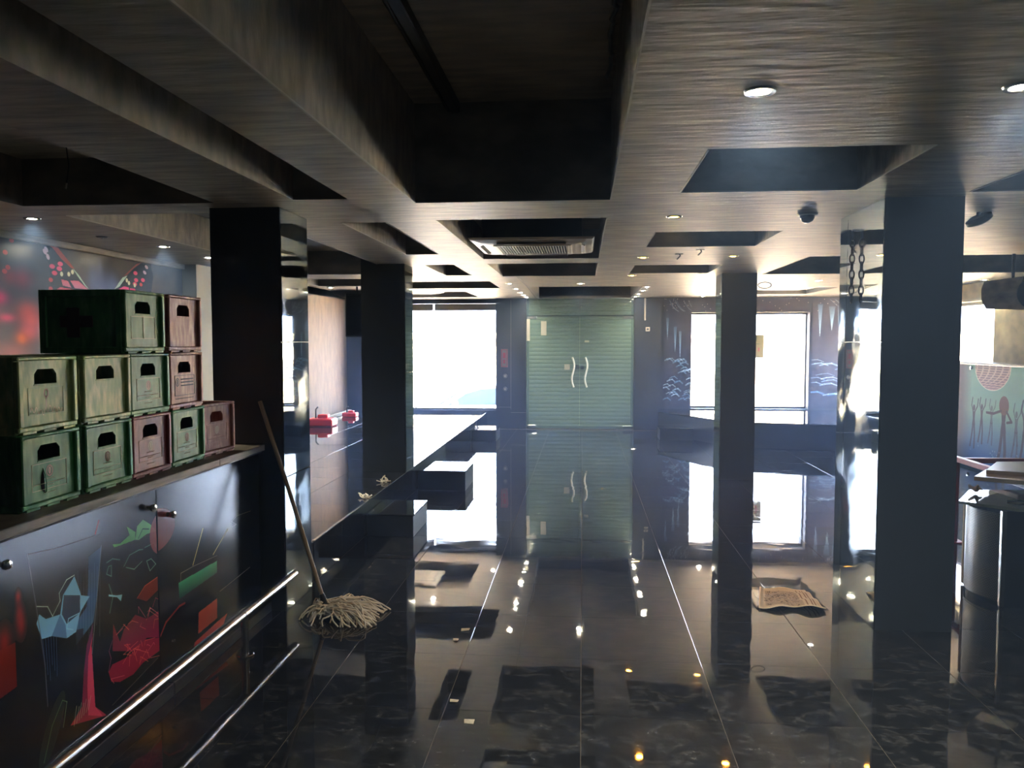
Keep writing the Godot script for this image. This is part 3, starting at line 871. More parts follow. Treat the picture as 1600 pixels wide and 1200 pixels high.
# ---------------------------------------------------------------- shop front: windows, glass door, shutter
func window(called: String, label: String, x0: float, x1: float, y0: float, y1: float, z: float, posts: Array) -> Node3D:
	var o := struct_root(called, label, Vector3((x0 + x1) / 2.0, y0, z))
	var c := o.position
	var f := B.new()
	for x in [x0, x1]:
		f.span(Vector3(x - 0.02, y0, z - 0.03) - c, Vector3(x + 0.02, y1, z + 0.03) - c, 0.003)
	for y in [y0 + 0.012, y1 - 0.012]:
		f.span(Vector3(x0, y - 0.02, z - 0.03) - c, Vector3(x1, y + 0.02, z + 0.03) - c, 0.003)
	part(o, "frame", f, M.dark_metal)
	var edges := [x0] + posts + [x1]
	for k in edges.size() - 1:
		part(o, "pane", B.new().span(Vector3(edges[k] + 0.01, y0 + 0.02, z - 0.004) - c, Vector3(edges[k + 1] - 0.004, y1 - 0.02, z + 0.004) - c), M.pane)
	return o

func build_front() -> void:
	var Z := -14.7
	var w := B.new()
	w.span(Vector3(-4.5, 0, -14.45), Vector3(-1.6, 0.32, Z))                # under the left window
	w.span(Vector3(-4.5, 0.32, -14.45), Vector3(-4.02, 3.05, Z))
	w.span(Vector3(-4.02, 2.38, -14.45), Vector3(-1.6, 3.05, Z))
	w.span(Vector3(-1.6, 0, -14.2), Vector3(-1.04, 3.05, Z))                # piers beside the door
	w.span(Vector3(0.93, 0, -14.2), Vector3(1.42, 3.05, Z))
	w.span(Vector3(-1.04, 2.45, -14.2), Vector3(0.93, 3.05, Z))
	w.span(Vector3(1.42, 0, -14.25), Vector3(1.96, 3.05, Z))                # right window surround
	w.span(Vector3(1.96, 0, -14.25), Vector3(4.03, 0.40, Z))
	w.span(Vector3(1.96, 2.14, -14.25), Vector3(4.03, 3.05, Z))
	w.span(Vector3(4.03, 0, -14.25), Vector3(5.29, 3.05, Z))
	var wf := struct("wall_front", w, M.wall, "black shop front wall with windows and glass door")
	# tile joints on the piers
	for q in [[-1.32, 0.36, 2.38], [-1.32, 0.36, 0.0]]:
		if q[2] > 0:
			part(wf, "joint", B.new().span(Vector3(q[0] - 0.003, q[1], -14.2), Vector3(q[0] + 0.003, q[2], -14.197)), M.bead)
	part(wf, "joint", B.new().span(Vector3(-1.32, 0.30, -14.2), Vector3(-1.04, 0.307, -14.197)), M.bead)
	part(wf, "joint", B.new().span(Vector3(-1.6, 0.40, -14.2), Vector3(-1.32, 0.406, -14.197)), M.bead)
	window("window_1", "large bright shop window on the left with a parked car outside", -4.02, -1.6, 0.32, 2.38, -14.55, [-2.93])
	# rolled blind strip hanging at the head of the left window
	var rb := thing("window_blind", "pale rolled blind strip along the top of the left window", "blind", Vector3(-2.81, 2.20, -14.5))
	part(rb, "head_rail", B.new().span(Vector3(-1.19, 0.13, -0.03), Vector3(1.19, 0.17, 0.03), 0.004), M.dark_metal)
	part(rb, "slat", B.new().span(Vector3(-1.19, 0.0, -0.004), Vector3(-0.02, 0.128, 0.004)), M.blind_cloth)
	part(rb, "slat", B.new().span(Vector3(0.01, 0.0, -0.004), Vector3(1.19, 0.128, 0.004)), M.blind_cloth)
	window("window_2", "large bright shop window on the right behind the slim column", 1.96, 4.03, 0.40, 2.14, -14.45, [])
	window_side()
	# glass double door with roller shutter behind
	var d := struct_root("door_1", "frameless green-tinted glass double door with wavy steel handles", Vector3(-0.055, 0, -14.22))
	for s in [-1.0, 1.0]:
		var x: float = s * 0.492
		part(d, "glass_leaf", B.new().box(Vector3(x, 1.045, 0), Vector3(0.975, 2.06, 0.012), 0.002), M.door_glass)
		for y in [0.05, 2.055]:
			part(d, "patch_fitting", B.new().box(Vector3(s * 0.88, y, 0), Vector3(0.18, 0.05, 0.03), 0.004), M.steel)
		var pts := []
		for k in 15:
			var t := k / 14.0
			pts.append(Vector3(s * 0.12 + 0.03 * sin(t * TAU) * -1.0 + (t - 0.5) * -0.03, 0.78 + 0.55 * t, 0.05))
		var h := part(d, "handle", B.new().tube(pts, 0.017, 10), M.satin)
		for e in [1, 13]:
			part(h, "standoff", B.new().tube([pts[e], pts[e] - Vector3(0, 0, 0.048)], 0.008, 8), M.chrome)
	part(d, "lock", B.new().box(Vector3(-0.06, 1.15, 0.012), Vector3(0.10, 0.075, 0.03), 0.005), M.steel)
	part(d, "lock", B.new().box(Vector3(0.05, 1.14, 0.012), Vector3(0.06, 0.06, 0.03), 0.005), M.dark_metal)
	part(d, "notice", B.new().box(Vector3(-0.66, 1.86, 0.0085), Vector3(0.10, 0.26, 0.003)), M.paper)
	part(d, "notice", B.new().box(Vector3(-0.945, 1.83, 0.0085), Vector3(0.06, 0.40, 0.003)), M.paper)
	part(d, "sticker", B.new().box(Vector3(-0.23, 1.15, 0.0085), Vector3(0.10, 0.10, 0.002)), M.paper)
	part(d, "sticker", B.new().box(Vector3(0.13, 1.62, 0.0085), Vector3(0.08, 0.035, 0.002)), M.paper)
	var tr := B.new().box(Vector3(0, 2.27, 0), Vector3(1.95, 0.34, 0.012), 0.002)
	part(d, "transom_glass", tr, M.door_glass)
	part(d, "top_rail", B.new().box(Vector3(0, 2.088, 0), Vector3(1.96, 0.018, 0.03), 0.003), M.dark_metal)
	part(d, "transom_joint", B.new().box(Vector3(0.0, 2.27, 0.004), Vector3(0.012, 0.34, 0.02)), M.grey_plastic)
	var rs := struct_root("door_2", "closed grey-green roller shutter behind the glass door", Vector3(-0.055, 0, -14.42))
	var sl := B.new()
	for k in 33:
		var y := 0.035 + 0.075 * k
		for q in 4:   # each slat a shallow bulge
			var a0 := PI * q / 4.0
			var a1 := PI * (q + 1) / 4.0
			var n0 := Vector3(0, -cos(a0), sin(a0) + 0.3).normalized()
			var n1 := Vector3(0, -cos(a1), sin(a1) + 0.3).normalized()
			var y0 := y - 0.0375 * cos(a0)
			var y1 := y - 0.0375 * cos(a1)
			var z0 := 0.014 * sin(a0)
			var z1 := 0.014 * sin(a1)
			sl.quadn(Vector3(-0.98, y0, z0), Vector3(0.98, y0, z0), Vector3(0.98, y1, z1), Vector3(-0.98, y1, z1), n0, n0, n1, n1)
	var so := part(rs, "slat_curtain", sl, M.shutter)
	so.set_meta("kind", "stuff")
	for s in [-1.0, 1.0]:
		part(rs, "guide_rail", B.new().box(Vector3(s * 0.965, 1.22, 0.0), Vector3(0.045, 2.46, 0.07), 0.003), M.dark_metal)
	part(rs, "bottom_bar", B.new().box(Vector3(0, 0.02, 0), Vector3(1.96, 0.04, 0.03), 0.004), M.dark_metal)
	# sign and switches on the left pier
	var sg := thing("wall_sign", "narrow reddish notice board on the pier beside the left window", "sign", Vector3(-1.44, 1.14, -14.19))
	part(sg, "board", B.new().box(Vector3(0, 0.17, 0), Vector3(0.13, 0.34, 0.012), 0.002), M.grey_plastic)
	part(sg, "border", frame_bars(0.10, 0.31, 0.012).call(Vector3(0, 0.17, 0.008)), M.red_paint)
	part(sg, "text_block", B.new().box(Vector3(0, 0.22, 0.007), Vector3(0.05, 0.10, 0.003)).box(Vector3(0, 0.11, 0.007), Vector3(0.04, 0.07, 0.003)), M.red_paint)
	for q in [[0.98, "round wall switch under the notice board, the upper one"], [0.74, "round wall switch under the notice board, the lower one"]]:
		var s := thing("wall_switch", q[1], "switch", Vector3(-1.425, q[0], -14.185), "switches on the pier")
		var lb := B.new()
		lb.xf = Transform3D(Basis(Vector3.RIGHT, PI / 2), Vector3.ZERO)
		part(s, "plate", lb.lathe([Vector2(0, 0.012), Vector2(0.035, 0.012), Vector2(0.04, -0.01)], 16), M.grey_plastic)
		part(s, "rocker", B.new().box(Vector3(0, 0, 0.014), Vector3(0.018, 0.03, 0.008), 0.002), M.white_plastic)
	# cable duct and socket on the right pier
	var cd := thing("cable_duct", "white cable duct hanging beside the glass door on the right pier", "cable duct", Vector3(1.12, 2.0, -14.185))
	part(cd, "duct", B.new().box(Vector3(0, 0.2, 0), Vector3(0.03, 0.40, 0.02), 0.003), M.white_plastic)
	var sb := thing("socket_box", "small white socket box on the right door pier", "socket", Vector3(1.17, 1.80, -14.18))
	part(sb, "box", B.new().box(Vector3(0, 0.04, 0), Vector3(0.075, 0.075, 0.035), 0.005), M.white_plastic)
	part(sb, "insert", B.new().box(Vector3(0, 0.04, 0.018), Vector3(0.03, 0.03, 0.006), 0.002), M.dark_metal)
	# printed ice cave panels round the right window
	var ice := [[-0.25, 0.30, 0.05, 0.1], [0.42, 0.50, 0.06, 0.26], [0.60, 0.55, 0.05, 0.30], [0.14, 0.38, 0.05, 0.18]]
	print_panel("mural_panel", "ice cave print with two long icicles, left of the right window", Vector3(1.46, 0.42, -14.23), Vector3(1.955, 2.40, -14.235), art_ice(101, 160, 512, ice, true))
	print_panel("mural_panel", "dark starry print strip above the right window", Vector3(1.97, 2.16, -14.23), Vector3(4.02, 2.40, -14.235), art_ice(102, 512, 64, [], false))
	print_panel("mural_panel", "ice cave print with a row of short icicles, right of the right window", Vector3(4.07, 0.42, -14.23), Vector3(5.2, 2.40, -14.235), art_ice(103, 300, 512, [[0.12, 0.36, 0.04, 0.06], [0.30, 0.30, 0.05, 0.08], [0.42, 0.36, 0.04, 0.08], [0.52, 0.26, 0.05, 0.08], [0.62, 0.33, 0.04, 0.08], [0.74, 0.40, 0.05, 0.08], [0.88, 0.3, 0.05, 0.08]], true))
	# notice stuck on the glass of the right window
	var ps := thing("window_notice", "yellowish notice with red lettering stuck on the right window glass", "notice", Vector3(3.10, 1.33, -14.425))
	part(ps, "sheet", B.new().box(Vector3(0, 0.2, 0), Vector3(0.36, 0.42, 0.008), 0.002), mat(Color(0.50, 0.46, 0.26), 0.7))
	part(ps, "lettering", B.new().box(Vector3(-0.09, 0.14, 0.005), Vector3(0.03, 0.07, 0.003)).box(Vector3(-0.03, 0.14, 0.005), Vector3(0.03, 0.07, 0.003)).box(Vector3(0.03, 0.14, 0.005), Vector3(0.03, 0.07, 0.003)).box(Vector3(0.09, 0.14, 0.005), Vector3(0.03, 0.07, 0.003)), M.red_paint)
	part(ps, "picture", B.new().box(Vector3(0, 0.33, 0.005), Vector3(0.11, 0.09, 0.003)).box(Vector3(0, 0.245, 0.005), Vector3(0.2, 0.012, 0.003)), M.leaf)

func frame_bars(w: float, h: float, t: float) -> Callable:
	return func(c: Vector3) -> B:
		var b := B.new()
		for s in [-1.0, 1.0]:
			b.box(c + Vector3(s * w / 2.0, 0, 0), Vector3(t, h + t, 0.003))
			b.box(c + Vector3(0, s * h / 2.0, 0), Vector3(w - t, t, 0.003))
		return b

func print_panel(called: String, label: String, a: Vector3, b2: Vector3, m: Material) -> void:
	# printed board facing +z, from lower-left a to upper-right b2
	var c := Vector3((a.x + b2.x) / 2.0, a.y, b2.z)
	var o := thing(called, label, "mural", c)
	var w := (b2.x - a.x) / 2.0
	var h := b2.y - a.y
	part(o, "board", B.new().span(Vector3(-w, 0, -0.006), Vector3(w, h, 0.003)), M.board_black)
	var q := B.new()
	q.quad(Vector3(-w, h, 0.0036), Vector3(w, h, 0.0036), Vector3(w, 0, 0.0036), Vector3(-w, 0, 0.0036), Vector3(0, 0, 1))
	part(o, "print", q, m)

func window_side() -> void:
	var o := struct_root("window_3", "bright window in the right wall behind the loudspeaker and the dancer counter", Vector3(5.40, 0.45, -12.215))
	var f := B.new()
	for z in [-1.66, 1.66]:
		f.box(Vector3(0, 0.855, z), Vector3(0.06, 1.71, 0.045), 0.004)
	for y in [0.02, 1.69]:
		f.box(Vector3(0, y, 0), Vector3(0.06, 0.045, 3.32), 0.004)
	f.box(Vector3(0, 0.855, -0.55), Vector3(0.06, 1.71, 0.045), 0.004)
	part(o, "frame", f, M.pale_board)
	part(o, "pane", B.new().span(Vector3(-0.004, 0.03, -1.65), Vector3(0.004, 1.68, -0.56)), M.pane)
	part(o, "pane", B.new().span(Vector3(-0.004, 0.03, -0.54), Vector3(0.004, 1.68, 1.65)), M.pane)

# ---------------------------------------------------------------- street
func build_outside() -> void:
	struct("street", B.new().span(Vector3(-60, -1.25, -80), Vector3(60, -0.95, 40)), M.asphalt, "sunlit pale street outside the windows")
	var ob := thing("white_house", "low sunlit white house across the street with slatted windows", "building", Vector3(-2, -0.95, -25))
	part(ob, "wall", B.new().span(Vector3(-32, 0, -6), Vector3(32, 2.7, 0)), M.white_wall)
	part(ob, "parapet", B.new().span(Vector3(-32.2, 2.65, -6.2), Vector3(32.2, 2.85, 0.2)), M.white_wall)
	for x in [-2.0, 5.0, 8.5, -7.5]:
		var wn := part(ob, "window", B.new().box(Vector3(x, 1.66, 0.0), Vector3(1.16, 0.72, 0.06)), M.white_wall)
		part(wn, "grille_post", B.new().box(Vector3(x - 0.58, 1.66, 0.05), Vector3(0.03, 0.72, 0.04)), M.street_iron)
		part(wn, "grille_post", B.new().box(Vector3(x + 0.56, 1.76, 0.05), Vector3(0.03, 0.9, 0.04)), M.street_iron)
		for k in 6:
			part(wn, "slat", B.new().box(Vector3(x, 1.33 + 0.12 * k, 0.06), Vector3(1.12, 0.035 if k else 0.05, 0.05)), M.street_iron)
	var sb := thing("side_house", "pale neighbouring house seen through the narrow right window", "building", Vector3(16, -0.95, -10))
	part(sb, "wall", B.new().span(Vector3(0, 0, -10), Vector3(6, 3.6, 10)), M.white_wall)
	part(sb, "window", B.new().box(Vector3(-0.02, 2.9, -9.0), Vector3(0.08, 1.0, 0.9)), M.car_glass)
	part(sb, "awning", B.new().box(Vector3(-0.3, 3.2, -8.0), Vector3(0.6, 0.35, 1.0)), mat(Color(0.75, 0.35, 0.15), 0.8))
	build_car()
	# dry shrub by the kerb
	var sh := thing("roadside_shrub", "dry twiggy shrub at the foot of the white house", "plant", Vector3(-5.6, -0.95, -22.6))
	rng.seed = 31
	for k in 14:
		var a := rng.randf() * TAU
		var t := Vector3(cos(a) * rng.randf_range(0.2, 0.7), rng.randf_range(0.5, 1.15), sin(a) * 0.4)
		part(sh, "branch", B.new().tube([Vector3.ZERO, t * 0.5 + Vector3(0, 0.12, 0), t], 0.02, 5, [0.022, 0.015, 0.006]), M.leaf)
	var pp := thing("leaning_post", "thin bent post beside the dry shrub outside", "post", Vector3(-4.6, -0.95, -22.0))
	part(pp, "bar", B.new().tube([Vector3(-0.3, 0, 0), Vector3(-0.2, 0.75, 0), Vector3(0.1, 0.95, 0), Vector3(0.5, 1.35, 0)], 0.02, 6), M.street_iron)

func build_car() -> void:
	var o := thing("parked_car", "silver blue car parked outside the left window", "car", Vector3(-1.9, -0.95, -20.3))
	# side profile, nose to the left
	var prof := PackedVector2Array([Vector2(-2.75, 0.28), Vector2(-2.8, 0.55), Vector2(-2.65, 0.72), Vector2(-1.95, 0.86), Vector2(-1.75, 0.9), Vector2(-1.2, 1.24), Vector2(-0.75, 1.40), Vector2(-0.2, 1.46), Vector2(0.45, 1.42), Vector2(1.0, 1.22), Vector2(1.4, 0.98), Vector2(1.6, 0.92), Vector2(1.68, 0.6), Vector2(1.65, 0.28)])
	part(o, "body", B.new().prism(prof, -0.85, 0.85), M.car_paint)
	var gl := part(o, "side_window", B.new().prism(PackedVector2Array([Vector2(-1.55, 0.93), Vector2(-1.1, 1.22), Vector2(-0.7, 1.345), Vector2(-0.25, 1.39), Vector2(-0.22, 0.96)]), 0.84, 0.856), M.car_glass)
	part(o, "side_window", B.new().prism(PackedVector2Array([Vector2(-0.15, 0.96), Vector2(-0.17, 1.39), Vector2(0.4, 1.35), Vector2(0.85, 1.15), Vector2(0.9, 0.98)]), 0.84, 0.856), M.car_glass)
	part(o, "windscreen", B.new().prism(PackedVector2Array([Vector2(-1.86, 0.885), Vector2(-1.30, 1.23), Vector2(-0.82, 1.40), Vector2(-0.80, 1.42), Vector2(-1.32, 1.25), Vector2(-1.88, 0.9)]), -0.75, 0.80), M.car_glass)
	part(o, "mirror", B.new().box(Vector3(-1.32, 0.99, 0.95), Vector3(0.14, 0.12, 0.2), 0.03), M.car_paint)
	part(o, "roof_trim", B.new().tube([Vector3(-1.75, 0.92, 0.86), Vector3(-1.15, 1.25, 0.86), Vector3(-0.7, 1.38, 0.86), Vector3(-0.2, 1.43, 0.86), Vector3(0.45, 1.39, 0.86), Vector3(0.95, 1.2, 0.86)], 0.02, 6), M.black_plastic)
	for x in [-2.0, 0.95]:
		for z in [-0.78, 0.78]:
			var wb := B.new()
			wb.xf = Transform3D(Basis(Vector3.RIGHT, PI / 2), Vector3(x, 0.31, z))
			var wh := part(o, "wheel", wb.lathe([Vector2(0.0, -0.1), Vector2(0.27, -0.1), Vector2(0.31, -0.07), Vector2(0.31, 0.07), Vector2(0.27, 0.1), Vector2(0.0, 0.1)], 20), M.rubber)
			var hb := B.new()
			hb.xf = wb.xf
			part(wh, "hub_cap", hb.lathe([Vector2(0.0, 0.115), Vector2(0.19, 0.105), Vector2(0.2, 0.09)], 16), M.steel)

# ---------------------------------------------------------------- bar counter
func build_counter() -> void:
	var X := -1.925
	var spec := [["near bar cabinet with a plain dark door panel", -0.9, -2.1, null], ["bar cabinet panel printed with a blue tumbler and a jar of red ice", -2.1, -3.31, art_glasses()], ["bar cabinet panel printed with straws and green and orange boxes", -3.31, -4.43, art_cups()]]
	for s in spec:
		var zc: float = (s[1] + s[2]) / 2.0
		var wz: float = s[1] - s[2]
		var o := thing("bar_cabinet", s[0], "cabinet", Vector3(-2.2, 0, zc), "cabinets of the bar counter")
		part(o, "body", B.new().span(Vector3(-0.23, 0.06, -wz / 2 + 0.003), Vector3(0.255, 0.972, wz / 2 - 0.003)), M.board_black)
		part(o, "plinth", B.new().span(Vector3(-0.2, 0, -wz / 2 + 0.003), Vector3(0.34, 0.06, wz / 2 - 0.003), 0.003), M.gloss_black)
		var dr := part(o, "door", B.new().span(Vector3(0.257, 0.095, -wz / 2 + 0.004), Vector3(0.275, 0.962, wz / 2 - 0.004), 0.0015), M.board_black)
		if s[3]:
			var q := B.new()
			var e := wz / 2 - 0.0055
			q.quad(Vector3(0.2756, 0.96, e), Vector3(0.2756, 0.96, -e), Vector3(0.2756, 0.10, -e), Vector3(0.2756, 0.10, e), Vector3(1, 0, 0))
			part(dr, "print", q, s[3])
		var knobs := {-2.1: [[-2.36, 0.885], [-3.24, 0.885]], -3.31: [[-3.40, 0.82]], -0.9: [[-1.0, 0.885]]}
		for k in knobs[s[1]]:
			var kb := B.new()
			kb.xf = Transform3D(Basis(Vector3.BACK, -PI / 2), Vector3(0.275, k[1], k[0] - zc))
			kb.lathe([Vector2(0.0, 0.0), Vector2(0.011, 0.0), Vector2(0.008, 0.012), Vector2(0.016, 0.02), Vector2(0.019, 0.03), Vector2(0.014, 0.038), Vector2(0.0, 0.041)], 14)
			part(dr, "knob", kb, M.chrome, "chrome knob")
		if s[1] == -3.31:
			var sc := B.new()
			sc.xf = Transform3D(Basis(Vector3.BACK, -PI / 2), Vector3(0.276, 0.21, -3.42 - zc))
			part(dr, "screw_cap", sc.lathe([Vector2(0.0, 0.01), Vector2(0.008, 0.008), Vector2(0.01, 0.0)], 10), M.chrome)
	var ct := thing("bar_countertop", "worn grey brown timber countertop with the beer crates on it", "countertop", Vector3(-2.2, 0.975, -2.6))
	part(ct, "board", B.new().span(Vector3(-0.30, 0.0, -1.25), Vector3(0.315, 0.035, 1.6), 0.003), M.counter)
	part(ct, "board", B.new().span(Vector3(-0.30, 0.0, -1.825), Vector3(0.315, 0.035, -1.253), 0.003), M.counter)
	part(ct, "under_strip", B.new().span(Vector3(0.28, -0.012, -1.82), Vector3(0.30, 0.0, 1.6)), M.black_plastic)
	# stainless foot rail
	var fr := thing("foot_rail", "shiny stainless steel foot rail along the bar counter", "foot rail", Vector3(-1.73, 0, -3.0))
	part(fr, "tube", B.new().tube([Vector3(0, 0.222, 1.6), Vector3(0, 0.222, -0.8), Vector3(0, 0.222, -1.46)], 0.025, 24), M.steel)
	for z in [-0.77, 1.2]:
		part(fr, "post", B.new().tube([Vector3(0, 0.0, z), Vector3(0, 0.21, z)], 0.019, 18), M.steel)
		var fb := B.new()
		fb.xf = Transform3D(Basis(), Vector3(0, 0, z))
		part(fr, "floor_flange", fb.lathe([Vector2(0.0, 0.012), Vector2(0.04, 0.012), Vector2(0.045, 0.008), Vector2(0.045, 0.0)], 20), M.steel)
	part(fr, "collar", B.new().tube([Vector3(0, 0.222, -0.80), Vector3(0, 0.222, -0.74)], 0.0275, 24), M.steel)

func build_crates() -> void:
	var Y := 1.011
	var hgt := 0.279
	var X := -1.97
	var rows := [
		["green", -2.70, 0, "green crate with a split front, bottom of the nearest stack", 0], ["green", -3.055, 0, "green crate with an emblem under the pale dusty crate", 1], ["maroon", -3.38, 0, "dark maroon crate in the bottom row between two green ones", 1], ["green", -3.71, 0, "green crate in the bottom row between two maroon ones", 2], ["maroon_dusty", -4.05, 0.04, "dusty maroon crate at the far end beside the column", 3],
		["green_dusty", -2.695, 1, "dusty yellow green crate on top of the nearest stack", 4], ["green_dusty", -3.055, 1, "pale dusty green crate second from the left in the middle row", 5], ["green", -3.375, 1, "clean green crate in the middle row under the top green crate", 1], ["maroon_dusty", -3.70, 1, "dusty maroon crate with dark embossed lettering in the middle row", 6],
		["green", -3.345, 2, "top green crate with a black side and empty label frame", 7], ["maroon_dusty", -3.70, 2, "pale dusty maroon crate at the top beside the pale wall end", 5]]
	for r in rows:
		var lvl := int(r[2])
		var o := thing("beer_crate", r[3], "crate", Vector3(X - 0.2, Y + lvl * (hgt + 0.0012), r[1]), "beer crates stacked on the bar")
		crate(o, M[r[0]], r[0].begins_with("green"), r[4])
		if r[2] != lvl:
			o.rotation.y = -0.10

func crate(o: Node3D, m: Material, green: bool, style: int) -> void:
	var W := 0.318
	var Hh := 0.278
	var D := 0.40
	var wx := D / 2
	var wz := W / 2
	var t := 0.012
	var b := B.new()
	b.span(Vector3(-wx + 0.002, 0.004, -wz + 0.004), Vector3(wx - 0.022, 0.016, wz - 0.004))                    # bottom
	b.span(Vector3(-wx, 0.0, -wz), Vector3(-wx + t, Hh, wz), 0.003)                                      # back
	for s in [-1.0, 1.0]:                                                                                  # long sides, slightly recessed field
		b.span(Vector3(-wx + t, 0.02, s * (wz - 0.008)), Vector3(wx - 0.022, Hh - 0.01, s * (wz - 0.02)))
		b.span(Vector3(-wx + t, Hh - 0.03, s * wz), Vector3(wx - 0.02, Hh, s * (wz - 0.02)), 0.003)
		b.span(Vector3(-wx + t, 0.0, s * wz), Vector3(wx - 0.02, 0.028, s * (wz - 0.02)), 0.003)
		for x in [-wx + 0.02, wx - 0.035]:
			b.span(Vector3(x - 0.014, 0.02, s * wz), Vector3(x + 0.014, Hh - 0.02, s * (wz - 0.02)), 0.003)
	part(o, "shell", b, m)
	# front frame, proud of the field
	var f := B.new()
	for s in [-1.0, 1.0]:
		f.span(Vector3(wx - 0.022, 0.026, s * wz), Vector3(wx, Hh - 0.013, s * (wz - 0.024)), 0.004)
	f.span(Vector3(wx - 0.022, Hh - 0.014, -wz), Vector3(wx, Hh, wz), 0.004)
	f.span(Vector3(wx - 0.022, 0.008, -wz), Vector3(wx - 0.004, 0.027, wz), 0.004)
	for k in 3:
		f.span(Vector3(wx - 0.022, 0.0, -wz + 0.012 + k * 0.108), Vector3(wx - 0.006, 0.009, -wz + 0.080 + k * 0.108))
	part(o, "front_frame", f, m)
	# front field with a hand hole, top corners cut
	var fx := wx - 0.016
	var hw := 0.06
	var h0 := 0.178
	var h1 := 0.232
	var p := B.new()
	var zi := wz - 0.023
	p.span(Vector3(fx - 0.006, 0.02, -zi), Vector3(fx, h0, zi))
	p.span(Vector3(fx - 0.006, h1, -zi), Vector3(fx, Hh - 0.01, zi))
	for s in [-1.0, 1.0]:
		p.span(Vector3(fx - 0.006, h0, s * zi), Vector3(fx, h1, s * hw))
		p.xf = Transform3D(Basis(Vector3.UP, PI / 2), Vector3(fx - 0.006, 0, 0))
		p.prism(PackedVector2Array([Vector2(s * hw, h1), Vector2(s * (hw - 0.018), h1), Vector2(s * hw, h1 - 0.018)]), 0.0, 0.006)
		p.xf = Transform3D()
	p.span(Vector3(fx - 0.004, h0 - 0.006, -hw - 0.004), Vector3(fx + 0.002, h0, hw + 0.004), 0.001)
	part(o, "front_panel", p, m)
	var em: Material = M.emboss_green if green else M.emboss_maroon
	if style == 6:
		em = M.emboss_dark
	# moulded label: frame line, emblem, rows of small relief lettering too worn to read
	if style != 5:
		var l := B.new()
		var y0 := 0.066
		var y1 := 0.164
		var lz := 0.094
		var e := 0.0013
		for s in [-1.0, 1.0]:
			l.span(Vector3(fx, y0, s * lz - e), Vector3(fx + 0.0016, y1, s * lz + e))
		for y in [y0, y1]:
			l.span(Vector3(fx, y - e, -lz), Vector3(fx + 0.0016, y + e, lz))
		if style == 7:
			l.span(Vector3(fx, y0, -0.0015), Vector3(fx + 0.002, y1, 0.0015))
		part(o, "label_frame", l, em)
	if style in [0, 1, 2, 3, 6]:
		var zc := 0.0 if style != 6 else 0.07
		var ring := B.new()
		var pts := []
		for k in 19:
			var a := TAU * k / 18.0
			pts.append(Vector3(fx + 0.0008, 0.132 + 0.019 * sin(a), zc + 0.016 * cos(a)))
		ring.ribbon(pts, 0.005)
		for k in 3:
			ring.ribbon([Vector3(fx + 0.0009, 0.120, zc + (k - 1) * 0.002), Vector3(fx + 0.0009, 0.134, zc + (k - 1) * 0.006), Vector3(fx + 0.0009, 0.144, zc + (k - 1) * 0.003)], 0.004)
		part(o, "emblem", ring, M.emblem if style != 6 else em)
		var tx := B.new()
		rng.seed = 50 + style
		var lines := [[0.104, 0.028, 0.003], [0.088, 0.088, 0.003], [0.079, 0.02, 0.003], [0.052, 0.03, 0.0025]]
		if style == 6:
			lines = [[0.145, 0.05, 0.006], [0.130, 0.05, 0.006], [0.114, 0.05, 0.006], [0.05, 0.085, 0.003]]
		for q in lines:
			var z := -float(q[1])
			var z1 := float(q[1])
			if style == 6 and q[0] > 0.1:
				z = -0.085
				z1 = 0.035
			while z < z1:
				var lw := rng.randf_range(0.0025, 0.0055)
				tx.span(Vector3(fx, q[0] - q[2] / 2, z), Vector3(fx + 0.0014, q[0] + q[2] / 2, z + lw))
				z += lw + 0.0014
		part(o, "lettering", tx, em).set_meta("kind", "stuff")
	if style == 4:   # worn handwriting-like relief and a small emblem
		var w := B.new()
		var pts := []
		for k in 150:
			var u := k / 149.0
			pts.append(Vector3(fx + 0.001, 0.078 + 0.010 * sin(u * 44.0) + 0.006 * sin(u * 13.0), 0.085 - 0.17 * u))
		w.ribbon(pts, 0.003)
		part(o, "lettering", w, M.pale_relief)
		var q := B.new()
		var ring := []
		for k in 15:
			var a := TAU * k / 14.0
			ring.append(Vector3(fx + 0.001, 0.142 + 0.015 * sin(a), 0.010 * cos(a)))
		q.ribbon(ring, 0.006)
		q.ribbon([Vector3(fx + 0.001, 0.128, 0), Vector3(fx + 0.001, 0.09, 0.002)], 0.004)
		part(o, "emblem", q, M.emblem)
	if style == 7:   # worn cross-shaped emblem on the long side that faces the room
		var sx := B.new()
		sx.box(Vector3(-0.03, 0.14, wz - 0.007), Vector3(0.15, 0.05, 0.003), 0.001)
		sx.box(Vector3(-0.045, 0.135, wz - 0.0068), Vector3(0.06, 0.13, 0.003), 0.001)
		part(o, "side_emblem", sx, M.emboss_dark)
	if style == 0:   # split in the front field: a torn lip standing off a dark slit
		var s := B.new()
		s.xf = Transform3D(Basis(Vector3.UP, PI / 2), Vector3(fx + 0.0004, 0, 0))
		s.prism(PackedVector2Array([Vector2(-0.034, 0.145), Vector2(-0.044, 0.125), Vector2(-0.05, 0.095), Vector2(-0.046, 0.065), Vector2(-0.028, 0.052), Vector2(-0.031, 0.09), Vector2(-0.032, 0.12)]), 0.0, 0.0006)
		s.xf = Transform3D()
		part(o, "split", s, M.grille)
		var lip := B.new()
		lip.tube([Vector3(fx, 0.146, 0.034), Vector3(fx + 0.006, 0.12, 0.031), Vector3(fx + 0.009, 0.09, 0.029), Vector3(fx + 0.007, 0.06, 0.027), Vector3(fx, 0.051, 0.027)], 0.002, 6)
		part(o, "torn_lip", lip, m)

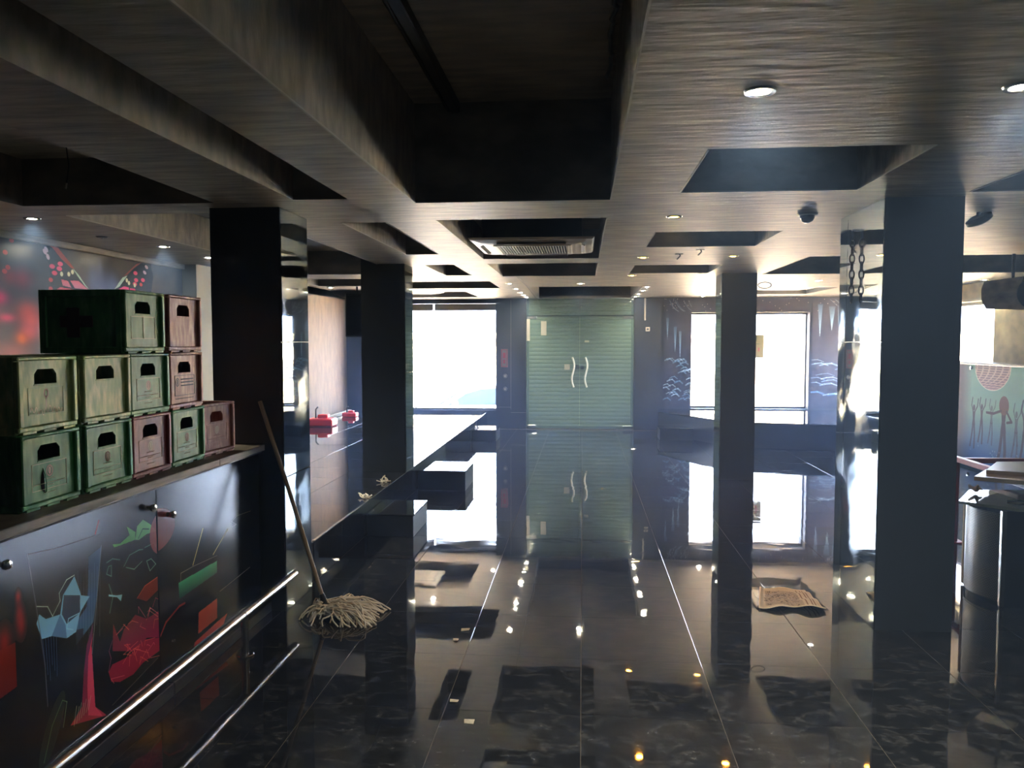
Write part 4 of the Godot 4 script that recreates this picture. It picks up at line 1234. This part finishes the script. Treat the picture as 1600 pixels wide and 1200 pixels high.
# ---------------------------------------------------------------- mop, cloth, litter
func build_floor_things() -> void:
	var mop := thing("string_mop", "cotton string mop with a wooden handle leaning on the column", "mop", Vector3(-1.40, 0, -4.36))
	var h0 := Vector3(-0.10, 0.05, 0.0)
	var h1 := Vector3(-0.505, 1.27, -0.052)
	part(mop, "handle", B.new().tube([h0, h0.lerp(h1, 0.5) + Vector3(0.004, 0, 0), h1], 0.0125, 12), M.handle_wood)
	part(mop, "socket", B.new().tube([h0 + Vector3(0.012, -0.03, 0.002), h0.lerp(h1, 0.07)], 0.018, 12, [0.026, 0.016]), M.dark_metal)
	rng.seed = 12
	var s := B.new()
	for k in 150:
		var a := rng.randf_range(-0.35, 0.55) if k % 4 else rng.randf_range(2.3, 3.9)
		var ln := rng.randf_range(0.16, 0.37) if k % 4 else rng.randf_range(0.05, 0.13)
		var z0 := rng.randf_range(-0.08, 0.08)
		var top := rng.randf_range(0.03, 0.095) * (1.0 - absf(z0) * 4.5)
		var p := Vector3(-0.09 + rng.randf_range(-0.03, 0.02), top, z0 * 0.5)
		var pts := [p]
		var dir := a
		var steps := 7
		for q in steps:
			dir += rng.randf_range(-0.6, 0.6)
			var t := (q + 1.0) / steps
			p = Vector3(p.x + cos(dir) * ln / steps, lerpf(top, 0.007 + rng.randf() * 0.05 * (1.0 - t), pow(t, 3.5)) + 0.028 * sin(t * PI) * rng.randf_range(0.4, 1.2), clampf(p.z - sin(dir) * ln / steps + z0 * 0.12, -0.17, 0.17))
			p.y = maxf(p.y, 0.006)
			pts.append(p)
		s.tube(pts, 0.0048, 5)
	var so := part(mop, "strands", s, M.cotton)
	so.set_meta("kind", "stuff")
	# printed floor cloth, crumpled
	var im := Image.create(192, 160, false, Image.FORMAT_RGB8)
	im.fill(Color(0.74, 0.72, 0.67))
	for y in range(20, 140):
		for x in range(18, 140):
			im.set_pixel(x, y, Color(0.62, 0.60, 0.56))
	rng.seed = 90
	for k in 260:
		p_line(im, [rng.randf_range(0.1, 0.7), rng.randf_range(0.13, 0.86), rng.randf_range(0.1, 0.7), rng.randf_range(0.13, 0.86)].map(func(v): return v) if k % 9 == 0 else cloth_mark(), 2.0, [Color(0.16, 0.13, 0.12), Color(0.74, 0.68, 0.56), Color(0.30, 0.25, 0.22)][k % 3], 0.9 if k % 9 else 0.15)
	for u in [0.78, 0.86, 0.91]:
		p_line(im, [u, 0.04, u, 0.96], 4.0, Color(0.40, 0.30, 0.22), 0.8)
	var cl := thing("floor_cloth", "crumpled beige patterned cloth lying on the floor by the wide column", "cloth", Vector3(1.25, 0, -4.91))
	var b := B.new()
	var NX := 26
	var NZ := 22
	var hgt := func(u: float, v: float) -> float:
		return 0.010 + 0.016 * (0.5 + 0.5 * sin(u * 13.0 + 1.5 + v * 2.5)) * clampf(v * 1.6, 0.15, 1.0) + 0.006 * sin(v * 17.0 + u * 4.0) + 0.008 * (1.0 if u < 0.04 or v > 0.96 else 0.0)
	var pos := func(u: float, v: float) -> Vector3:
		return Vector3(lerpf(-0.13, 0.20, u) + (v - 0.5) * -0.09 * (1.0 - u) + 0.02 * (v - 0.3) * u, maxf(0.006, hgt.call(u, v)), lerpf(-0.19, 0.19, v) + 0.012 * sin(u * 9.0))
	for i in NX:
		for j in NZ:
			var q := []
			for e in [[0, 0], [1, 0], [1, 1], [0, 1]]:
				var u: float = (i + e[0]) / float(NX)
				var v: float = (j + e[1]) / float(NZ)
				var c: Vector3 = pos.call(u, v)
				var n: Vector3 = (pos.call(u, v + 0.01) - c).cross(pos.call(u + 0.01, v) - c).normalized()
				q.append([c, n, Vector2(u, v)])
			b.tri(q[0][0], q[1][0], q[2][0], q[0][1], q[1][1], q[2][1], q[0][2], q[1][2], q[2][2])
			b.tri(q[0][0], q[2][0], q[3][0], q[0][1], q[2][1], q[3][1], q[0][2], q[2][2], q[3][2])
	var edge := B.new()
	for e in 4:
		var pts := []
		for k in 21:
			var t := k / 20.0
			var c: Vector3 = pos.call([t, 1.0, 1.0 - t, 0.0][e], [0.0, t, 1.0, 1.0 - t][e])
			pts.append(c - Vector3(0, 0.002, 0))
		edge.tube(pts, 0.004, 5)
	part(cl, "cloth", b, print_material(im, 0.9))
	part(cl, "hem", edge, M.cotton)
	# scraps
	var scraps := [["white paper scrap on the near floor tiles", Vector3(-0.65, 0, -4.22), 0.05], ["small white paper scrap in front of the larger one", Vector3(-0.68, 0, -4.07), 0.03], ["torn paper scrap on the left of the aisle near the viewer", Vector3(-0.475, 0, -3.18), 0.045], ["crumpled scrap by the tile joint near the viewer", Vector3(-0.57, 0, -3.36), 0.04]]
	for q in scraps:
		rng.seed = hash(q[0])
		var o := thing("paper_scrap", q[0], "paper", q[1], "paper scraps on the floor")
		var w: float = q[2]
		var pb := B.new()
		var top := []
		for k in 4:
			top.append(Vector3([-1, 1, 0.9, -0.85][k] * w / 2.0, 0.003 + 0.006 * rng.randf(), [-0.6, -0.7, 0.6, 0.7][k] * w / 2.0))
		var mid := Vector3(0, 0.012, 0)
		for k in 4:
			var n: Vector3 = (top[(k + 1) % 4] - mid).cross(top[k] - mid).normalized()
			if n.y < 0:
				n = -n
			pb.tri(mid, top[k], top[(k + 1) % 4], n, n, n)
			pb.tri(mid - Vector3(0, 0.002, 0), top[k] - Vector3(0, 0.002, 0), top[(k + 1) % 4] - Vector3(0, 0.002, 0), -n, -n, -n)
		part(o, "sheet", pb, M.paper)
	for q in [["wisp of rag on the platform edge in front of the far left column", Vector3(-1.84, 0.282, -6.40)], ["wisp of rag on the platform edge beside the column foot", Vector3(-1.86, 0.282, -7.15)]]:
		rng.seed = hash(q[0])
		var o := thing("rag_wisp", q[0], "rag", q[1], "rags on the platform edge")
		var rb := B.new()
		for k in 7:
			var p := Vector3(rng.randf_range(-0.03, 0.02), 0.008, rng.randf_range(-0.05, 0.05))
			var pts := [p]
			for e in 4:
				p += Vector3(rng.randf_range(-0.035, 0.025), rng.randf_range(-0.006, 0.014), rng.randf_range(-0.05, 0.02))
				p.y = maxf(p.y, 0.006)
				pts.append(p)
			rb.tube(pts, 0.006, 6)
		part(o, "fibres", rb, M.cotton)

func cloth_mark() -> Array:
	var u := rng.randf_range(0.1, 0.7)
	var v := rng.randf_range(0.13, 0.86)
	return [u, v, u + rng.randf_range(-0.04, 0.04), v + rng.randf_range(-0.03, 0.03)]

# ---------------------------------------------------------------- lamps, air conditioners and fittings on the ceiling
func downlight(label: String, x: float, z: float, c: Color, power: float, glow: float) -> void:
	var o := thing("downlight", label, "downlight", Vector3(x, H, z), "recessed downlights")
	var rb := B.new()
	part(o, "trim_ring", rb.lathe([Vector2(0.030, 0.004), Vector2(0.034, -0.006), Vector2(0.048, -0.007), Vector2(0.052, 0.0)], 24), M.steel)
	var m := mat(Color(1, 1, 1), 0.5)
	m.emission_enabled = true
	m.emission = c
	m.emission_energy_multiplier = glow
	var l := B.new()
	part(o, "lamp_lens", l.lathe([Vector2(0.030, -0.001), Vector2(0.018, -0.005), Vector2(0.0, -0.006)], 18), m)
	var s := SpotLight3D.new()
	s.name = "lamp_light"
	o.add_child(s)
	s.position = Vector3(0, -0.012, 0)
	s.rotation.x = -PI / 2
	s.spot_angle = 62.0
	s.spot_angle_attenuation = 0.8
	s.spot_range = 20.0
	s.spot_attenuation = 2.0
	s.light_color = c
	s.light_energy = power
	s.light_size = 0.03
	s.shadow_enabled = true

func build_ceiling_things() -> void:
	var white := Color(1.0, 0.96, 0.84)
	var amber := Color(1.0, 0.66, 0.22)
	downlight("bright white downlight nearest the viewer, left of the pair over the aisle", 0.55, -2.53, white, 0.2, 40)
	downlight("bright downlight cut by the right edge of the picture", 1.34, -2.56, white, 0.2, 40)
	downlight("amber downlight beside the oblong tray above the aisle", 0.57, -4.99, amber, 0.08, 16)
	downlight("amber downlight left of the third tray on the right", 0.56, -7.38, amber, 0.08, 16)
	downlight("amber downlight directly above the slim column", 1.38, -7.34, amber, 0.08, 16)
	downlight("dim amber downlight behind the third tray, left one", 0.58, -9.36, amber, 0.06, 14)
	downlight("dim amber downlight behind the third tray, right one", 1.39, -9.26, amber, 0.06, 10)
	downlight("single white downlight in front of the door recess", -0.03, -10.64, white, 0.1, 24)
	for k in 5:
		downlight("white downlight number %s from the viewer in the row left of the door" % ["one", "two", "three", "four", "five"][k], -1.0, [-10.56, -11.59, -12.51, -13.21, -13.79][k], white, 0.06, 24)
	for k in 4:
		downlight("white downlight number %s from the viewer in the row right of the door" % ["one", "two", "three", "four"][k], 0.92, [-11.36, -12.21, -13.03, -13.76][k], white, 0.06, 24)
	downlight("white downlight over the right platform, before the far cassette", 3.03, -10.37, white, 0.06, 20)
	downlight("white downlight above the far right wall window", 5.12, -10.46, white, 0.06, 20)
	downlight("white downlight above the mural, nearest the viewer", -3.51, -4.69, white, 0.3, 40)
	downlight("white downlight above the mural, middle one", -3.47, -6.17, white, 0.3, 40)
	downlight("white downlight by the pale wall end past the mural", -3.50, -7.01, white, 0.12, 30)
	downlight("white downlight between the columns near the left wall", -3.69, -11.1, white, 0.06, 22)
	downlight("white downlight by the hanging loudspeaker on the left", -3.74, -12.9, white, 0.06, 22)
	downlight("small white downlight over the ice cave panel", 2.09, -13.87, white, 0.05, 20)
	downlight("white downlight over the left platform behind the column", -2.32, -11.75, white, 0.05, 20)
	downlight("white downlight near the top of the left window", -1.55, -13.35, white, 0.05, 20)
	cassette("white ceiling cassette air conditioner above the aisle", Vector3(-0.42, 2.425, -6.72), 1.02)
	cassette("white cassette air conditioner by the left window", Vector3(-2.9, 2.455, -13.0), 0.95)
	cassette("white cassette air conditioner by the right window", Vector3(3.15, 2.455, -12.5), 0.9)
	# conduit in the big tray
	var cb := thing("ceiling_conduit", "long black cable trunking under the big ceiling tray", "conduit", Vector3(-0.72, 2.87, -2.2))
	part(cb, "trunking", B.new().span(Vector3(-0.022, 0.03, -2.16), Vector3(0.03, 0.09, 2.8), 0.006), M.black_plastic)
	part(cb, "tube", B.new().tube([Vector3(-0.035, 0.05, -2.16), Vector3(-0.035, 0.05, 2.8)], 0.011, 10), M.dark_metal)
	var tc := thing("tape_cable", "crinkled grey cable running along the right edge of the big tray", "cable", Vector3(0.125, 2.94, -2.5))
	rng.seed = 66
	var pts := []
	for k in 60:
		pts.append(Vector3(rng.randf_range(-0.022, 0.006), rng.randf_range(-0.012, 0.006), 1.2 - k * 0.045))
	part(tc, "cable", B.new().tube(pts, 0.010, 6), mat(Color(0.30, 0.34, 0.38), 0.3))
	# dome camera
	var dc := thing("dome_camera", "black dome camera on the soffit before the wide column", "camera", Vector3(1.37, H, -4.94))
	var db := B.new()
	part(dc, "base", db.lathe([Vector2(0.0, 0.0), Vector2(0.062, 0.0), Vector2(0.06, -0.012), Vector2(0.044, -0.016), Vector2(0.0, -0.016)], 24), M.grey_plastic)
	db = B.new()
	part(dc, "dome", db.lathe([Vector2(0.044, -0.014), Vector2(0.043, -0.03), Vector2(0.034, -0.048), Vector2(0.018, -0.058), Vector2(0.0, -0.061)], 24), M.dark_glass)
	# tilted spot fixture right of the wide column
	var sp := thing("ceiling_spotlight", "black tilted ring spotlight on the ceiling right of the wide column", "spotlight", Vector3(2.40, H, -5.0))
	part(sp, "stem", B.new().tube([Vector3(0, 0, 0), Vector3(0, -0.03, 0)], 0.012, 10), M.black_plastic)
	db = B.new()
	db.xf = Transform3D(Basis(Vector3(0.3, 0, 1).normalized(), 0.55), Vector3(0, -0.035, 0))
	part(sp, "head", db.lathe([Vector2(0.0, 0.012), Vector2(0.05, 0.012), Vector2(0.075, 0.0), Vector2(0.075, -0.02), Vector2(0.06, -0.03), Vector2(0.045, -0.022), Vector2(0.0, -0.018)], 24), M.black_plastic)
	var sn := thing("ceiling_sensor", "tiny black sensor on the soffit between the two lamps above the mural", "sensor", Vector3(-3.6, H, -5.55))
	part(sn, "disc", B.new().lathe([Vector2(0.0, -0.01), Vector2(0.035, -0.01), Vector2(0.045, 0.0)], 18), M.black_plastic)
	part(sn, "lens", B.new().lathe([Vector2(0.0, -0.018), Vector2(0.008, -0.016), Vector2(0.011, -0.009)], 12), M.chrome)
	# loose wire loop on the slim column, wire by the door, dangling wire right window
	var wl := thing("wire_loop", "loop of dark wire at the top of the slim column", "wire", Vector3(2.02, 2.27, -9.22))
	var lp := []
	for k in 17:
		var a := TAU * k / 16.0
		lp.append(Vector3(0.07 + 0.075 * cos(a), 0.035 * sin(a), 0.02))
	part(wl, "wire", B.new().tube(lp, 0.006, 6), M.dark_metal)
	var wd := thing("dangling_wire", "white wire dangling from the ceiling by the ice cave print", "wire", Vector3(4.45, 2.15, -13.9))
	part(wd, "wire", B.new().tube([Vector3(0.05, 0.26, 0), Vector3(0.06, 0.15, 0), Vector3(0.02, 0.07, 0), Vector3(0, 0, 0)], 0.012, 6), M.white_plastic)
	var wc := thing("ceiling_wire", "thin dark wire running down from the ceiling left of the door recess", "wire", Vector3(-0.80, 2.17, -11.3))
	part(wc, "wire", B.new().tube([Vector3(0.0, 0.24, 1.95), Vector3(0.0, 0.235, 0.0), Vector3(0.06, 0.12, -1.4), Vector3(0.09, 0.0, -2.0)], 0.006, 6), M.black_plastic)
	for q in [["bare cable end poking out of the soffit by the second tray", 1.0, -6.80], ["bare bracket stub on the soffit between the second and third tray", 0.86, -7.12]]:
		var st := thing("cable_stub", q[0], "cable", Vector3(q[1], H - 0.05, q[2]), "cable stubs on the soffit")
		part(st, "wire", B.new().tube([Vector3(0, 0.06, 0), Vector3(0.01, 0.03, 0.01), Vector3(-0.02, 0.0, 0.02)], 0.007, 6), M.black_plastic)
		part(st, "clip", B.new().box(Vector3(0, 0.048, 0), Vector3(0.07, 0.006, 0.03), 0.001), M.black_plastic)

func cassette(label: String, at: Vector3, size: float) -> void:
	var o := thing("cassette_air_conditioner", label, "air conditioner", at, "cassette air conditioners")
	var h := size / 2.0
	# housing above the fascia
	part(o, "housing", B.new().span(Vector3(-h * 0.8, 0.03, -h * 0.8), Vector3(h * 0.8, 0.20, h * 0.8), 0.01), M.dark_metal)
	# fascia ring: four sloped sides turned up at the rim
	var f := B.new()
	var prof := [[h, 0.03], [h * 0.97, 0.014], [h * 0.80, -0.004], [h * 0.70, -0.010], [h * 0.62, -0.010]]
	for k in 4:
		var bs := Basis(Vector3.UP, PI / 2 * k)
		for i in prof.size() - 1:
			var p = prof[i]
			var q = prof[i + 1]
			var n: Vector3 = bs * Vector3((p[1] - q[1]), -(p[0] - q[0]), 0).normalized()
			f.quad(bs * Vector3(p[0], p[1], -p[0]), bs * Vector3(p[0], p[1], p[0]), bs * Vector3(q[0], q[1], q[0]), bs * Vector3(q[0], q[1], -q[0]), n)
	part(o, "fascia", f, M.white_plastic)
	for k in 4:
		var bs := Basis(Vector3.UP, PI / 2 * k)
		var l := B.new()
		l.xf = Transform3D(bs, Vector3.ZERO)
		l.xf = l.xf * Transform3D(Basis(Vector3.BACK, -0.35), Vector3(h * 0.80, -0.004, 0))
		l.box(Vector3.ZERO, Vector3(h * 0.12, 0.006, h * 1.1), 0.002)
		part(o, "outlet_flap", l, M.grey_plastic)
	part(o, "grille_back", B.new().box(Vector3(0, 0.004, 0), Vector3(h * 1.24, 0.006, h * 1.24)), M.grille)
	var fr := B.new()
	for s in [-1.0, 1.0]:
		fr.box(Vector3(s * h * 0.6, -0.012, 0), Vector3(h * 0.06, 0.012, h * 1.24), 0.002)
		fr.box(Vector3(0, -0.012, s * h * 0.6), Vector3(h * 1.24, 0.012, h * 0.06), 0.002)
	part(o, "grille_frame", fr, M.white_plastic)
	var sm := B.new().box(Vector3.ZERO, Vector3(0.010, 0.008, h * 1.15)).mesh()
	for k in 26:
		var s := place(o, "slat", sm, M.white_plastic)
		s.position = Vector3(lerpf(-h * 0.55, h * 0.55, k / 25.0), -0.010, 0)

# ---------------------------------------------------------------- right side: loudspeaker, counter with dancers, glass topped stand, red frame
func build_right_side() -> void:
	var sp := thing("loudspeaker", "worn grey loudspeaker with a rounded black grille under the ceiling on the right", "loudspeaker", Vector3(3.86, 1.90, -7.5))
	sp.rotation.y = -0.85
	sp.position.z = -7.36
	var prof := PackedVector2Array([Vector2(-0.19, 0.02), Vector2(-0.23, 0.10), Vector2(-0.235, 0.20), Vector2(-0.21, 0.27), Vector2(0.10, 0.29), Vector2(0.085, 0.15), Vector2(0.12, 0.0)])
	part(sp, "cabinet", B.new().prism(prof, -0.12, 0.10), M.worn_metal)
	var gp := PackedVector2Array()
	for k in 25:
		var a := TAU * k / 24.0
		gp.append(Vector2(0.22 + 0.155 * cos(a), 0.145 + 0.150 * sin(a)))
	gp.remove_at(24)
	part(sp, "grille", B.new().prism(gp, -0.12, 0.115), M.grille)
	part(sp, "badge", B.new().box(Vector3(0.06, 0.16, 0.104), Vector3(0.018, 0.03, 0.008), 0.002), M.paper)
	part(sp, "bracket", B.new().tube([Vector3(-0.02, 0.28, -0.02), Vector3(-0.02, 0.42, -0.02), Vector3(-0.02, 0.512, -0.02)], 0.014, 8), M.dark_metal)
	# window header board on the right wall
	struct("trim_1", B.new().span(Vector3(5.24, 2.16, -12.6), Vector3(5.29, 2.20, -9.4)), M.pale_board, "pale window head board on the right wall")
	# bar front with dancers
	var dc := thing("dancer_counter", "counter front printed with dancing silhouettes under a mirror ball", "counter", Vector3(5.0, 0, -10.2))
	part(dc, "body", B.new().span(Vector3(-0.0, 0.04, -1.25), Vector3(0.26, 1.33, 1.25)), M.board_black)
	part(dc, "top", B.new().span(Vector3(-0.02, 1.33, -1.26), Vector3(0.26, 1.355, 1.26), 0.003), M.grey_plastic)
	part(dc, "plinth", B.new().span(Vector3(0.02, 0.0, -1.24), Vector3(0.26, 0.04, 1.24)), M.board_black)
	var q := B.new()
	q.quad(Vector3(-0.0012, 1.325, -0.75), Vector3(-0.0012, 1.325, 1.2), Vector3(-0.0012, 0.05, 1.2), Vector3(-0.0012, 0.05, -0.75), Vector3(-1, 0, 0))
	part(dc, "print", q, art_dancers())
	for e in [[1.28, -0.24], [0.10, -0.24], [1.28, 1.1]]:
		var kb := B.new()
		kb.xf = Transform3D(Basis(Vector3.BACK, PI / 2), Vector3(-0.001, e[0], e[1]))
		part(dc, "stand_off", kb.lathe([Vector2(0.0, 0.03), Vector2(0.022, 0.026), Vector2(0.026, 0.012), Vector2(0.018, 0.0)], 14), M.chrome)
	# red steel frame table carrying two pale boards
	var rf := thing("red_frame_table", "red steel frame table under the pale boards, right of the wide column", "table", Vector3(3.0, 0, -6.28))
	for e in [[0.0, -0.2], [0.38, 0.72], [0.75, -0.2], [0.75, 0.72]]:
		var lg := part(rf, "leg", B.new().box(Vector3(e[0], 0.33, e[1]), Vector3(0.045, 0.66, 0.045), 0.005), M.red_paint)
		part(lg, "foot_plate", B.new().box(Vector3(e[0], 0.006, e[1]), Vector3(0.12, 0.012, 0.12), 0.002), M.red_paint)
	for x in [0.0, 0.75]:
		part(rf, "long_rail", B.new().span(Vector3(x - 0.025, 0.66, -0.225), Vector3(x + 0.025, 0.70, 0.745), 0.005), M.red_paint)
	for z in [-0.12, 0.72]:
		part(rf, "cross_rail", B.new().span(Vector3(0.0255, 0.66, z - 0.025), Vector3(0.7245, 0.70, z + 0.025), 0.005), M.red_paint)
	# stand with a curved perforated front and a glass top
	var dj := thing("perforated_stand", "glass topped stand with a curved perforated steel front", "stand", Vector3(2.75, 0, -5.1))
	var A := Vector3(-0.20, 0, -0.24)
	var C := Vector3(-0.20, 0, 0.22)
	var arc := []
	for k in 13:
		var t := k / 12.0
		arc.append(A.lerp(C, t) + Vector3(-0.085 * sin(PI * t), 0, 0))
	var pf := B.new()
	for k in 12:
		var n0 := Vector3(-1, 0, (k / 12.0 - 0.5) * 1.1).normalized()
		var n1 := Vector3(-1, 0, ((k + 1) / 12.0 - 0.5) * 1.1).normalized()
		var u0 := k / 12.0
		var u1 := (k + 1) / 12.0
		var up := Vector3(0, 0.575, 0)
		var lo := Vector3(0, 0.035, 0)
		pf.tri(arc[k] + up, arc[k + 1] + up, arc[k + 1] + lo, n0, n1, n1, Vector2(u0, 0), Vector2(u1, 0), Vector2(u1, 1))
		pf.tri(arc[k] + up, arc[k + 1] + lo, arc[k] + lo, n0, n1, n0, Vector2(u0, 0), Vector2(u1, 1), Vector2(u0, 1))
	part(dj, "perforated_sheet", pf, M.perforated)
	for e in [A, C]:
		part(dj, "edge_strip", B.new().box(e + Vector3(-0.004, 0.305, 0), Vector3(0.028, 0.59, 0.028), 0.003), M.pale_board if e == A else M.steel)
	var body := PackedVector2Array()
	for p in arc:
		body.append(Vector2(p.x + 0.014, p.z))
	body.append(Vector2(0.55, 0.22))
	body.append(Vector2(0.55, -0.24))
	var bb := B.new()
	bb.xf = Transform3D(Basis(Vector3(1, 0, 0), Vector3(0, 0, 1), Vector3(0, -1, 0)), Vector3.ZERO)   # (x, y, z) -> (x, -z, y)
	bb.prism(body, -0.595, 0.0)
	part(dj, "body", bb, M.board_black)
	var gt := B.new()
	gt.xf = bb.xf
	gt.prism(PackedVector2Array([Vector2(-0.38, 0.03), Vector2(-0.13, 0.245), Vector2(0.60, 0.245), Vector2(0.60, -0.40), Vector2(-0.13, -0.36)]), -0.618, -0.600)
	part(dj, "glass_top", gt, M.table_glass)
	part(dj, "cable_clip", B.new().tube([Vector3(-0.10, 0.625, 0.05), Vector3(-0.04, 0.632, 0.07), Vector3(0.03, 0.625, 0.06)], 0.007, 6), M.black_plastic)
	var sl := [["lower pale stone board lying on the red frame table", 0.7005, [2.60, -5.36, 2.82, -5.66, 3.2, -6.0, 3.95, -5.9, 3.95, -4.9, 2.83, -5.21]], ["upper pale stone board on top of the other on the red table", 0.7275, [2.73, -5.47, 2.99, -5.85, 3.6, -5.95, 3.93, -5.7, 3.93, -5.0, 2.92, -5.38]]]
	for e in sl:
		var o := thing("stone_board", e[0], "board", Vector3(3.3, e[1], -5.6), "boards piled on the red table")
		var pb := B.new()
		pb.xf = bb.xf
		var pl := PackedVector2Array()
		for k in range(0, e[2].size(), 2):
			pl.append(Vector2(e[2][k] - 3.3, e[2][k + 1] + 5.6))
		part(o, "slab", pb.prism(pl, -0.026, 0.0), M.pale_stone)
	var rg := thing("white_rag", "small crumpled white rag on the glass top by the column", "rag", Vector3(2.60, 0.622, -5.33))
	rng.seed = 5
	var rb := B.new()
	for k in 6:
		var a := rng.randf() * TAU
		rb.tube([Vector3(0, 0.016, 0), Vector3(cos(a) * 0.02, 0.03, sin(a) * 0.02), Vector3(cos(a) * 0.045, 0.05 * rng.randf() + 0.01, sin(a) * 0.045)], 0.008, 6, [0.014, 0.012, 0.004])
	part(rg, "fold", rb, M.paper)

# ---------------------------------------------------------------- left side: mural, loudspeaker, things by the wall
func build_left_side() -> void:
	var mu := thing("butterfly_mural", "printed mural of a butterfly and pink flowers behind the crates", "mural", Vector3(-4.13, 1.5, -5.65))
	part(mu, "board", B.new().span(Vector3(0.002, 0.0, -2.05), Vector3(0.028, 0.88, 2.05), 0.001), M.board_black)
	var q := B.new()
	q.quad(Vector3(0.0287, 0.88, 2.05), Vector3(0.0287, 0.88, -2.05), Vector3(0.0287, 0.0, -2.05), Vector3(0.0287, 0.0, 2.05), Vector3(1, 0, 0))
	part(mu, "print", q, art_butterfly())
	struct("trim_2", B.new().span(Vector3(-4.13, 2.36, -7.7), Vector3(-4.07, 2.408, -2.2), 0.004), M.counter, "grey brown cornice strip over the mural")
	var sp := thing("loudspeaker", "tall black loudspeaker hanging before the left wall", "loudspeaker", Vector3(-3.25, 1.68, -10.95))
	part(sp, "cabinet", B.new().box(Vector3(0, 0.31, 0), Vector3(0.26, 0.62, 0.30), 0.015), M.black_plastic)
	part(sp, "grille", B.new().box(Vector3(0, 0.31, 0.152), Vector3(0.22, 0.56, 0.01), 0.004), M.grille)
	part(sp, "side_strip", B.new().box(Vector3(0.115, 0.33, 0.158), Vector3(0.014, 0.42, 0.01), 0.002), M.grey_plastic)
	part(sp, "bracket", B.new().tube([Vector3(0, 0.60, 0), Vector3(0.0, 0.8, -0.02)], 0.015, 8), M.dark_metal)
	var ls := thing("lamp_canopy", "dark boat-shaped lamp canopy below the soffit near the left wall", "lamp", Vector3(-3.62, 2.30, -11.9))
	part(ls, "canopy", B.new().prism(PackedVector2Array([Vector2(-0.30, 0.10), Vector2(0.28, 0.10), Vector2(0.20, 0.03), Vector2(0.08, 0.0), Vector2(-0.10, 0.005), Vector2(-0.22, 0.05)]), -0.15, 0.15), M.black_plastic)
	part(ls, "cord", B.new().tube([Vector3(0.02, 0.01, 0), Vector3(0.02, -0.35, 0)], 0.004, 6), M.black_plastic)
	# red plastic barrier feet and pale rails by the wall
	for e in [["red plastic barrier foot on the platform by the left wall, the larger", Vector3(-4.12, 0.282, -11.9), 1.0], ["red plastic barrier foot farther along the left wall, the smaller", Vector3(-4.12, 0.282, -13.4), 0.6]]:
		var k: float = e[2]
		var o := thing("barrier_foot", e[0], "barrier", e[1], "red barrier feet")
		part(o, "block", B.new().box(Vector3(0, 0.06 * k, 0), Vector3(0.42 * k, 0.12 * k, 0.3 * k), 0.02 * k), M.red_plastic)
		part(o, "socket", B.new().box(Vector3(0.03 * k, 0.15 * k, 0), Vector3(0.16 * k, 0.06 * k, 0.14 * k), 0.01 * k), M.red_plastic)
		part(o, "pin", B.new().tube([Vector3(-0.1 * k, 0.12 * k, 0), Vector3(-0.1 * k, 0.26 * k, 0), Vector3(-0.06 * k, 0.30 * k, 0)], 0.012, 6), M.dark_metal)
	var rl := thing("pale_rail", "pale timber rail lying on the platform along the left wall", "rail", Vector3(-4.35, 0.282, -13.2))
	part(rl, "rail", B.new().span(Vector3(-0.03, 0.0, -0.95), Vector3(0.03, 0.06, 0.95), 0.006), M.pale_board)
	# faint wire with tags in the black tray over the bar
	var tw := thing("hanging_wire", "thin wire with a pale tip hanging in the black tray above the crates", "wire", Vector3(-2.75, 2.42, -3.95))
	part(tw, "wire", B.new().tube([Vector3(0, 0.25, 0), Vector3(0.012, 0.14, 0), Vector3(-0.004, 0.05, 0)], 0.003, 6), M.dark_metal)
	part(tw, "tip", B.new().tube([Vector3(-0.004, 0.05, 0), Vector3(-0.01, 0.02, 0)], 0.005, 6), M.paper)
